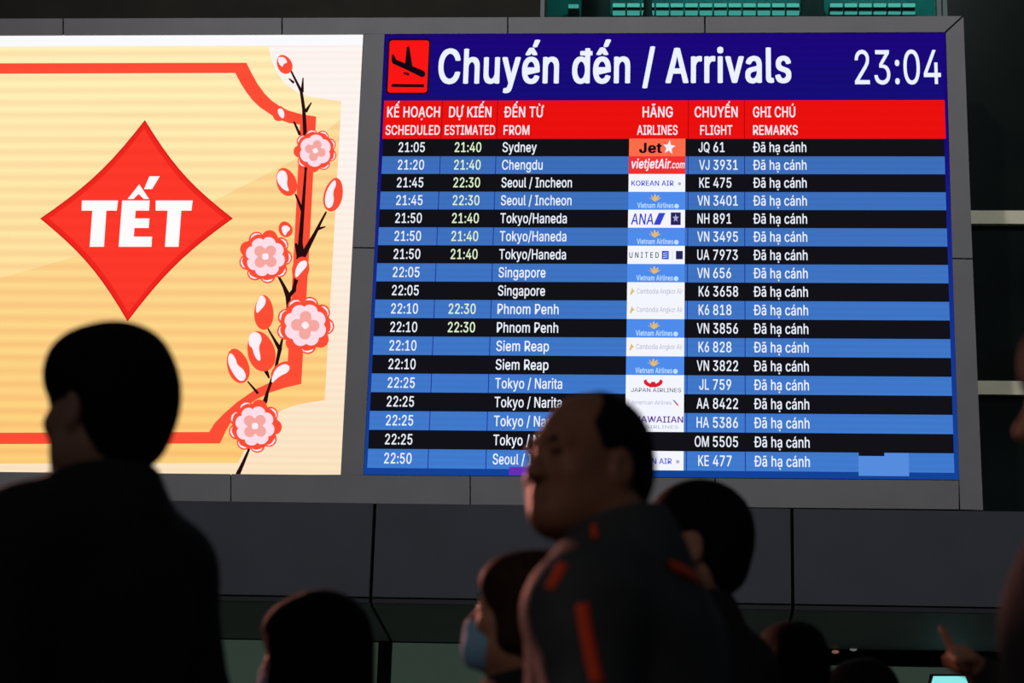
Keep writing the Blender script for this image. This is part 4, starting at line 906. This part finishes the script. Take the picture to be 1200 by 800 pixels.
def person(label, hx, hy, D, face_rz, body_rz, lean=0.0, nod=0.0, tilt=0.0, hair='short', skin=M_skin, coat=M_coat, hairmat=M_hair, group=None,
           mask=None, wide=1.0, belly=0.0, puff=.022, h=0.008, arms=None, collar=(.070, 1.47), face=False, hood=0.0, size=None, forward=0.0, head_scale=1.0, lean_head=False, full=0.0, slope=0.0, scarf=None, pointing=None, extra=None):
    """hx, hy: middle of the head in the photograph; D: distance; headings turn left from straight away"""
    P = atd(hx, hy, D)
    B = Frame()
    hip = np.array([0, 0, .95])
    RU = rotx(-lean); U = Frame(RU, hip - RU @ hip)
    RH = rotz(math.radians(face_rz - body_rz)) @ rotx(math.radians(nod)) @ roty(math.radians(tilt))
    Hp = U.out(HP + np.array([0, forward, 0])); RH = RU @ RH if lean_head else RH; H = Frame(RH, Hp - RH @ HP * head_scale, head_scale)
    hc = H.out((0, 0, 1.59))
    s = P[2] / hc[2]
    if size: s = size
    rz = math.radians(body_rz)
    off = rotz(rz) @ (hc * s)
    root = thing('person', (P[0] - off[0], P[1] - off[1], 0.0), rz, label, 'person', group)
    def world(p): return (rotz(-rz) @ (np.array(p) - np.array(root.location))) / s
    J = {}
    for sd in (-1, 1):
        J[sd] = ((sd * .176 * wide, -.012, 1.338 - slope), (sd * (.235 + puff * .6) * wide, -.035, 1.10), (sd * (.248 + puff * .6) * wide, .035, .865))
    if arms: J.update({k: tuple(U.inn(np.array(world(q))) if not isinstance(q, tuple) else q for q in v) for k, v in arms(world).items()})
    # body
    F = Field()
    trunk_prims(F, B, U, -.006, wide, belly, slope); leg_prims(F, B, -.004)
    F.rc(U, (0, -.022, 1.38), (0, -.014, 1.45), .062, .056, .03); F.rc(U, (0, -.014, 1.44), U.inn(H.out((0, -.018, 1.54))), .056, .058, .03)
    head_prims(F, H)
    if full:
        for sd in (-1, 1): F.ell(H, (sd * .036, .030, 1.520), (.030 + full, .042 + full * .5, .040), .035)
        F.ell(H, (0, .040, 1.478), (.045, .045, .022), .03)
    for sd in (-1, 1):
        arm_prims(F, U, sd, J[sd], -.004)
        if pointing and sd == pointing[0]: pointing[1](F, U, world)
        else: hang_hand(F, U, sd, J[sd][2])
    solid('body', F.surface(h), skin, root, s)
    if face:
        for sd in (-1, 1):
            E_ = Field().ell(H, (sd * .031, .0790, 1.5815), (.0135, .0115, .0068), .01)
            solid('eye', E_.surface(.003, pad=.01), M_eye, root, s)
            W_ = Field().rc(H, (sd * .016, .0905, 1.600), (sd * .034, .0900, 1.606), .0034, .0040, .004).rc(H, (sd * .034, .0900, 1.606), (sd * .050, .076, 1.600), .004, .0024, .004)
            solid('eyebrow', W_.surface(.003, pad=.01), M_hair, root, s)
        L_ = Field().rc(H, (-.018, .0885, 1.5225), (.018, .0885, 1.5225), .0055, .0055, .004).rc(H, (-.014, .0885, 1.513), (.014, .0885, 1.513), .0062, .0062, .004)
        solid('lips', L_.surface(.003, pad=.01), M_lip, root, s)
    # hair
    if hair:
        G = Field()
        inH = lambda Pp: H.inn(Pp)
        if hair == 'thick':
            G.ell(H, (0, -.020, 1.620), (.089, .108, .096), .02).ell(H, (0, -.060, 1.575), (.080, .064, .085), .03).ell(H, (0, .052, 1.640), (.074, .052, .054), .04).ell(H, (0, .005, 1.668), (.080, .092, .050), .03).ell(H, (0, -.045, 1.522), (.062, .055, .045), .03)
            G.ell(H, (0, .125, 1.530), (.090, .082, .088), .01, True)
            for sd in (-1, 1): G.ell(H, (sd * .094, .024, 1.54), (.035, .044, .06), .01, True)
        elif hair == 'short':
            G.ell(H, (0, -.020, 1.618), (.084, .107, .096), .02).ell(H, (0, -.060, 1.570), (.074, .062, .08), .03).ell(H, (0, -.055, 1.525), (.058, .045, .035), .03)
            G.ell(H, (0, .118, 1.550), (.080, .080, .094), .01, True)
            for sd in (-1, 1): G.ell(H, (sd * .092, .006, 1.545), (.034, .040, .056), .01, True)
        elif hair == 'receding':
            G.ell(H, (0, -.022, 1.608), (.083, .100, .096), .02).ell(H, (0, -.058, 1.560), (.074, .058, .07), .03)
            G.ell(H, (0, .088, 1.672), (.078, .100, .080), .012, True).ell(H, (0, .112, 1.565), (.12, .105, .13), .012, True)
            for sd in (-1, 1): G.ell(H, (sd * .092, .010, 1.545), (.034, .036, .052), .01, True)
        elif hair == 'long':
            G.ell(H, (0, -.022, 1.618), (.093, .116, .104), .02).ell(H, (0, -.060, 1.52), (.096, .082, .12), .04).rc(U, (0, -.085, 1.46), (0, -.125, 1.22), .085, .060, .05).ell(H, (0, .045, 1.635), (.074, .055, .05), .04)
            for sd in (-1, 1): G.rc(H, (sd * .070, .026, 1.60), (sd * .076, .022, 1.42), .030, .034, .03).rc(H, (sd * .070, -.02, 1.58), (sd * .085, -.03, 1.38), .034, .04, .03)
            G.ell(H, (0, .122, 1.520), (.056, .080, .088), .01, True)
        elif hair == 'bob':
            G.ell(H, (0, -.022, 1.618), (.091, .114, .102), .02).ell(H, (0, -.060, 1.54), (.090, .076, .09), .04).ell(H, (0, .045, 1.640), (.072, .055, .05), .04)
            for sd in (-1, 1): G.rc(H, (sd * .072, .012, 1.60), (sd * .074, .002, 1.535), .030, .030, .03)
            G.ell(H, (0, .116, 1.538), (.074, .088, .098), .01, True)
        elif hair == 'tied':
            G.ell(H, (0, -.020, 1.618), (.085, .108, .097), .02).ell(H, (0, -.060, 1.570), (.076, .064, .085), .03).ell(H, (0, -.125, 1.585), (.040, .045, .045), .02)
            G.ell(H, (0, .114, 1.560), (.078, .086, .100), .01, True)
            for sd in (-1, 1): G.ell(H, (sd * .092, .012, 1.545), (.034, .040, .050), .01, True)
        solid('hair', G.surface(max(h * .7, .005)), hairmat, root, s)
    # mask
    if mask:
        K = Field()
        K.ell(H, (0, .048, 1.520), (.061, .062, .056), .02).ell(H, (0, .092, 1.545), (.026, .026, .030), .02).ell(H, (0, .075, 1.500), (.042, .030, .030), .03)
        def mcut(g):
            q = H.inn(g); return np.maximum(np.maximum(q[..., 2] - (1.566 - np.abs(q[..., 0]) * .35), 1.470 - q[..., 2]), .022 - q[..., 1])
        mo = solid('face_mask', K.surface(.004, mcut), mask, root, s)
        for sd in (-1, 1):
            L = Field()
            for za, zb in ((1.548, 1.585), (1.492, 1.545)): L.rc(H, (sd * .062, .030, za), (sd * .079, -.022, zb), .0024, .0024, .004)
            L.rc(H, (sd * .079, -.022, 1.585), (sd * .079, -.026, 1.545), .0024, .0024, .004)
            solid('ear_loop', L.surface(.0025, pad=.008), mask, mo, s)
    # jacket, trousers, shoes
    C_ = Field(); trunk_prims(C_, B, U, puff, wide, belly, slope)
    for sd in (-1, 1): arm_prims(C_, U, sd, J[sd], puff * .8, .05, wrist_trim=.06)
    cr, cz = collar
    C_.rc(U, (0, -.022, 1.40), (0, -.016, cz - .02), cr + .012, cr + .004, .04)
    if hood: C_.ell(U, (0, -.085, 1.40), (.12, .07, .075), .05)
    nk0, nk1 = np.array((0, -.020, 1.40)), np.array((0, -.006, 1.56))
    def ccut(g):
        q = U.inn(g); b_ = .80 - g[..., 2]
        ax_ = nk1 - nk0; t_ = ((q - nk0) @ ax_) / ax_.dot(ax_)
        d_ = np.sqrt(((q - nk0 - t_[..., None] * ax_) ** 2).sum(-1))
        hole = np.where(t_ > -.1, (cr - .008) - d_, -1.0)
        top = np.where(d_ < .12, q[..., 2] - cz + q[..., 1] * .25, -1.0)
        return np.maximum(np.maximum(b_, hole), top)
    jk = solid('jacket', C_.surface(h + .001, ccut), coat, root, s)
    if scarf:
        Z_ = Field(); q_ = [(.083 * math.cos(a), -.018 + .078 * math.sin(a), 1.452 - .022 * math.sin(a)) for a in np.linspace(0, 2 * math.pi, 13)]
        for a, c in zip(q_[:-1], q_[1:]): Z_.rc(U, a, c, .024, .024, .02)
        solid('scarf', Z_.surface(.006), M_scarf, root, s, 'grey scarf')
    if extra: extra(dict(root=root, jacket=jk, C=C_, U=U, H=H, B=B, s=s))
    T_ = Field(); T_.ell(B, (0, -.005, .94), (.170 * wide, .12 + belly * .4, .12), .04); leg_prims(T_, B, .016, feet=False, end=.10)
    solid('trousers', T_.surface(.012, lambda g: np.maximum(g[..., 2] - .99, .055 - g[..., 2])), M_pants, root, s)
    for sd in (-1, 1):
        S_ = Field().rc(B, (sd * .102, -.040, .055), (sd * .116, .150, .042), .046, .037, .02).rc(B, (sd * .102, -.030, .06), (sd * .102, -.025, .11), .046, .044, .03)
        solid('shoe', S_.surface(.008, lambda g: np.maximum(-g[..., 2] + .001, g[..., 2] - .115)), M_shoe, root, s)
    return root
def ribbon(ctx, pts, w, name='orange_trim', lift=.004, frame='U', view=None):
    """strip of trim laid on the jacket: points in the trunk's frame pulled onto the cloth"""
    C_, fr = ctx['C'], ctx[frame]
    def snap(p):
        p = np.array(p, float)
        for _ in range(14):
            e = .004; d = C_.at(p[None])[0]
            g = np.array([C_.at((p + e * np.eye(3)[i])[None])[0] - C_.at((p - e * np.eye(3)[i])[None])[0] for i in range(3)]) / (2 * e)
            g /= np.linalg.norm(g) + 1e-9
            p = p - g * (d - lift)
        return p, g
    P = [fr.out(p) for p in pts]; dense = []
    for a, b in zip(P[:-1], P[1:]): dense += [a + (b - a) * t / 6 for t in range(6)]
    dense.append(P[-1]); S = [snap(p) for p in dense]; V = []; F_ = []
    for i, (p, g) in enumerate(S):
        d = S[min(i + 1, len(S) - 1)][0] - S[max(i - 1, 0)][0]; d /= np.linalg.norm(d) + 1e-9
        n = np.cross(g, d); n /= np.linalg.norm(n) + 1e-9
        q = [snap(p + n * w * k / 2)[0] for k in (-1, 0, 1)]
        V += q + [v - g * .006 for v in q]
    for i in range(len(S) - 1):
        a, b = 6 * i, 6 * i + 6
        F_ += [(a, a + 1, b + 1, b), (a + 1, a + 2, b + 2, b + 1), (a + 3, b + 3, b + 4, a + 4), (a + 4, b + 4, b + 5, a + 5), (a, b, b + 3, a + 3), (a + 2, a + 5, b + 5, b + 2)]
    V = np.array(V) * ctx['s']
    me = bpy.data.meshes.new(name); me.from_pydata(V.tolist(), [], F_); me.materials.append(M_orange); me.update()
    me.polygons.foreach_set('use_smooth', [True] * len(F_))
    o = bpy.data.objects.new(name, me); COL.objects.link(o); o.parent = ctx['jacket']; o['label'] = 'orange trim strip'

VY = 4.5                                                      # degrees the view axis is turned left of +y
# 1 young man with thick hair in front of the festive screen
person('person with thick black hair seen from behind, dark coat, foremost before the festive screen', 124, 474, 3.60, 54 + VY, 58 + VY, hair='thick', coat=M_coat,
       wide=.96, puff=.024, h=.007, collar=(.074, 1.470))
# 2 balding man looking left
def trims(c):
    def pick(x, y):                                           # where the sight line meets the cloth
        for t in np.arange(2.6, 4.4, .004):
            q = rotz(-c['root'].rotation_euler.z) @ (atd(x, y, t) - np.array(c['root'].location)) / c['s']
            if c['C'].at(q[None])[0] < .002: return c['U'].inn(q)
        return None
    for P, w in (([(644, 690), (652, 676), (660, 661)], .016), ([(682, 708), (686, 735), (692, 765), (700, 800)], .020),
                 ([(784, 662), (800, 668), (818, 680), (838, 700)], .017), ([(696, 616), (697, 632)], .009)):
        Q = [q for q in (pick(*p) for p in P) if q is not None]
        if len(Q) > 1: ribbon(c, Q, w)
person('balding person in dark jacket with orange trim, face turned left, foremost before the flight board', 686, 537, 3.45, 127 + VY, 64 + VY, lean=.15, forward=.045, full=.001, slope=.035, hair='receding', skin=M_skin2,
       coat=M_jack, wide=1.10, belly=.05, puff=.026, h=.006, collar=(.076, 1.468), face=True, extra=trims)
# 3 man behind him
person('person with short black hair and visible ear, half hidden behind the balding person', 808, 634, 4.72, 82 + VY, 50 + VY, head_scale=1.07, hair='short', coat=M_coat, h=.007)
# 4 masked person at the left of the balding man
person('person with brown hair and blue face mask in profile, beside the balding person', 618, 720, 3.98, 76 + VY, 66 + VY, nod=10, head_scale=1.10, hair='bob', hairmat=M_hairb, skin=M_skin, mask=M_mask,
       wide=.92, h=.007, face=True)
# 5 long-haired woman
person('person with long black hair and pale mask, below the gap between both screens', 364, 764, 4.2, 66 + VY, 34 + VY, head_scale=1.10, hair='long', mask=M_maskw, wide=.90, h=.007)
# 6, 7 heads low at the bottom edge
person('dark head low at the bottom edge, right behind the balding person\'s back', 928, 786, 5.3, 14 + VY, 20 + VY, hair='thick', wide=.92, h=.009)
person('dark head with reddish edge at the bottom, between the other low head and pointing hand', 1011, 824, 5.8, 34 + VY, 30 + VY, hair='thick', wide=.95, h=.009)
# 8 tall figure cut by the right edge
person('tall dark figure cut off by the right edge of the photo, facing left', 1291, 474, 2.78, 84 + VY, 70 + VY, hair='thick', wide=1.02, puff=.03, h=.007, face=True, scarf=True)
# 9 pointing person
def point_arm(world):
    W = atd(1150, 787, 4.72); E_ = atd(1212, 842, 4.62); S_ = np.array((.176, -.012, 1.338))
    return {1: (tuple(S_), np.array(E_), np.array(W))}
def point_hand(F, U, world):
    D = 4.72; R = lambda x, y, z: U.inn(np.array(world(atd(x, y, D + z))))
    u = 4.72 / 2400                                           # metres per photo pixel there
    W = R(1150, 787, 0)
    kn = [R(1118, 763, .0), R(1127, 760, -.018), R(1134, 764, -.034), R(1139, 771, -.046)]
    F.rc(U, W, R(1138, 778, -.01), .026, .026, .02)
    for k in kn: F.rc(U, R(1143, 782, -.012), k, .017, .0125, .014)
    a, b, c = kn[0], R(1110, 748, .01), R(1103.5, 736, .018)
    F.rc(U, kn[0], R(1112, 751, .005), .0108, .0098, .006); F.rc(U, R(1112, 751, .005), R(1107, 742, .012), .0097, .0090, .004); F.rc(U, R(1107, 742, .012), R(1103.8, 735.8, .016), .0088, .0076, .004)
    for i in (1, 2, 3):                                       # curled fingers folded back to the palm
        k = kn[i]; dx = (i - 1) * 3
        m = R(1113 + dx + i, 764 + i * 3, -.02 - i * .017); e = R(1117 + dx + i, 776 + i * 2, -.012 - i * .016); t = R(1126 + dx, 779 + i * 2, -.010 - i * .014)
        F.rc(U, k, m, .0105, .0098, .005); F.rc(U, m, e, .0096, .009, .004); F.rc(U, e, t, .009, .0078, .004)
    F.rc(U, R(1140, 788, .012), R(1122, 783, .030), .016, .0125, .012)
    F.rc(U, R(1122, 783, .030), R(1112, 778, .034), .0118, .0105, .005); F.rc(U, R(1112, 778, .034), R(1108, 771, .034), .0100, .0084, .004)
person('person in dark jacket raising a pointing hand at the right, mostly beyond the photo edge', 1268, 742, 4.75, 40 + VY, 35 + VY, hair='short', h=.005, arms=point_arm, pointing=(1, point_hand))
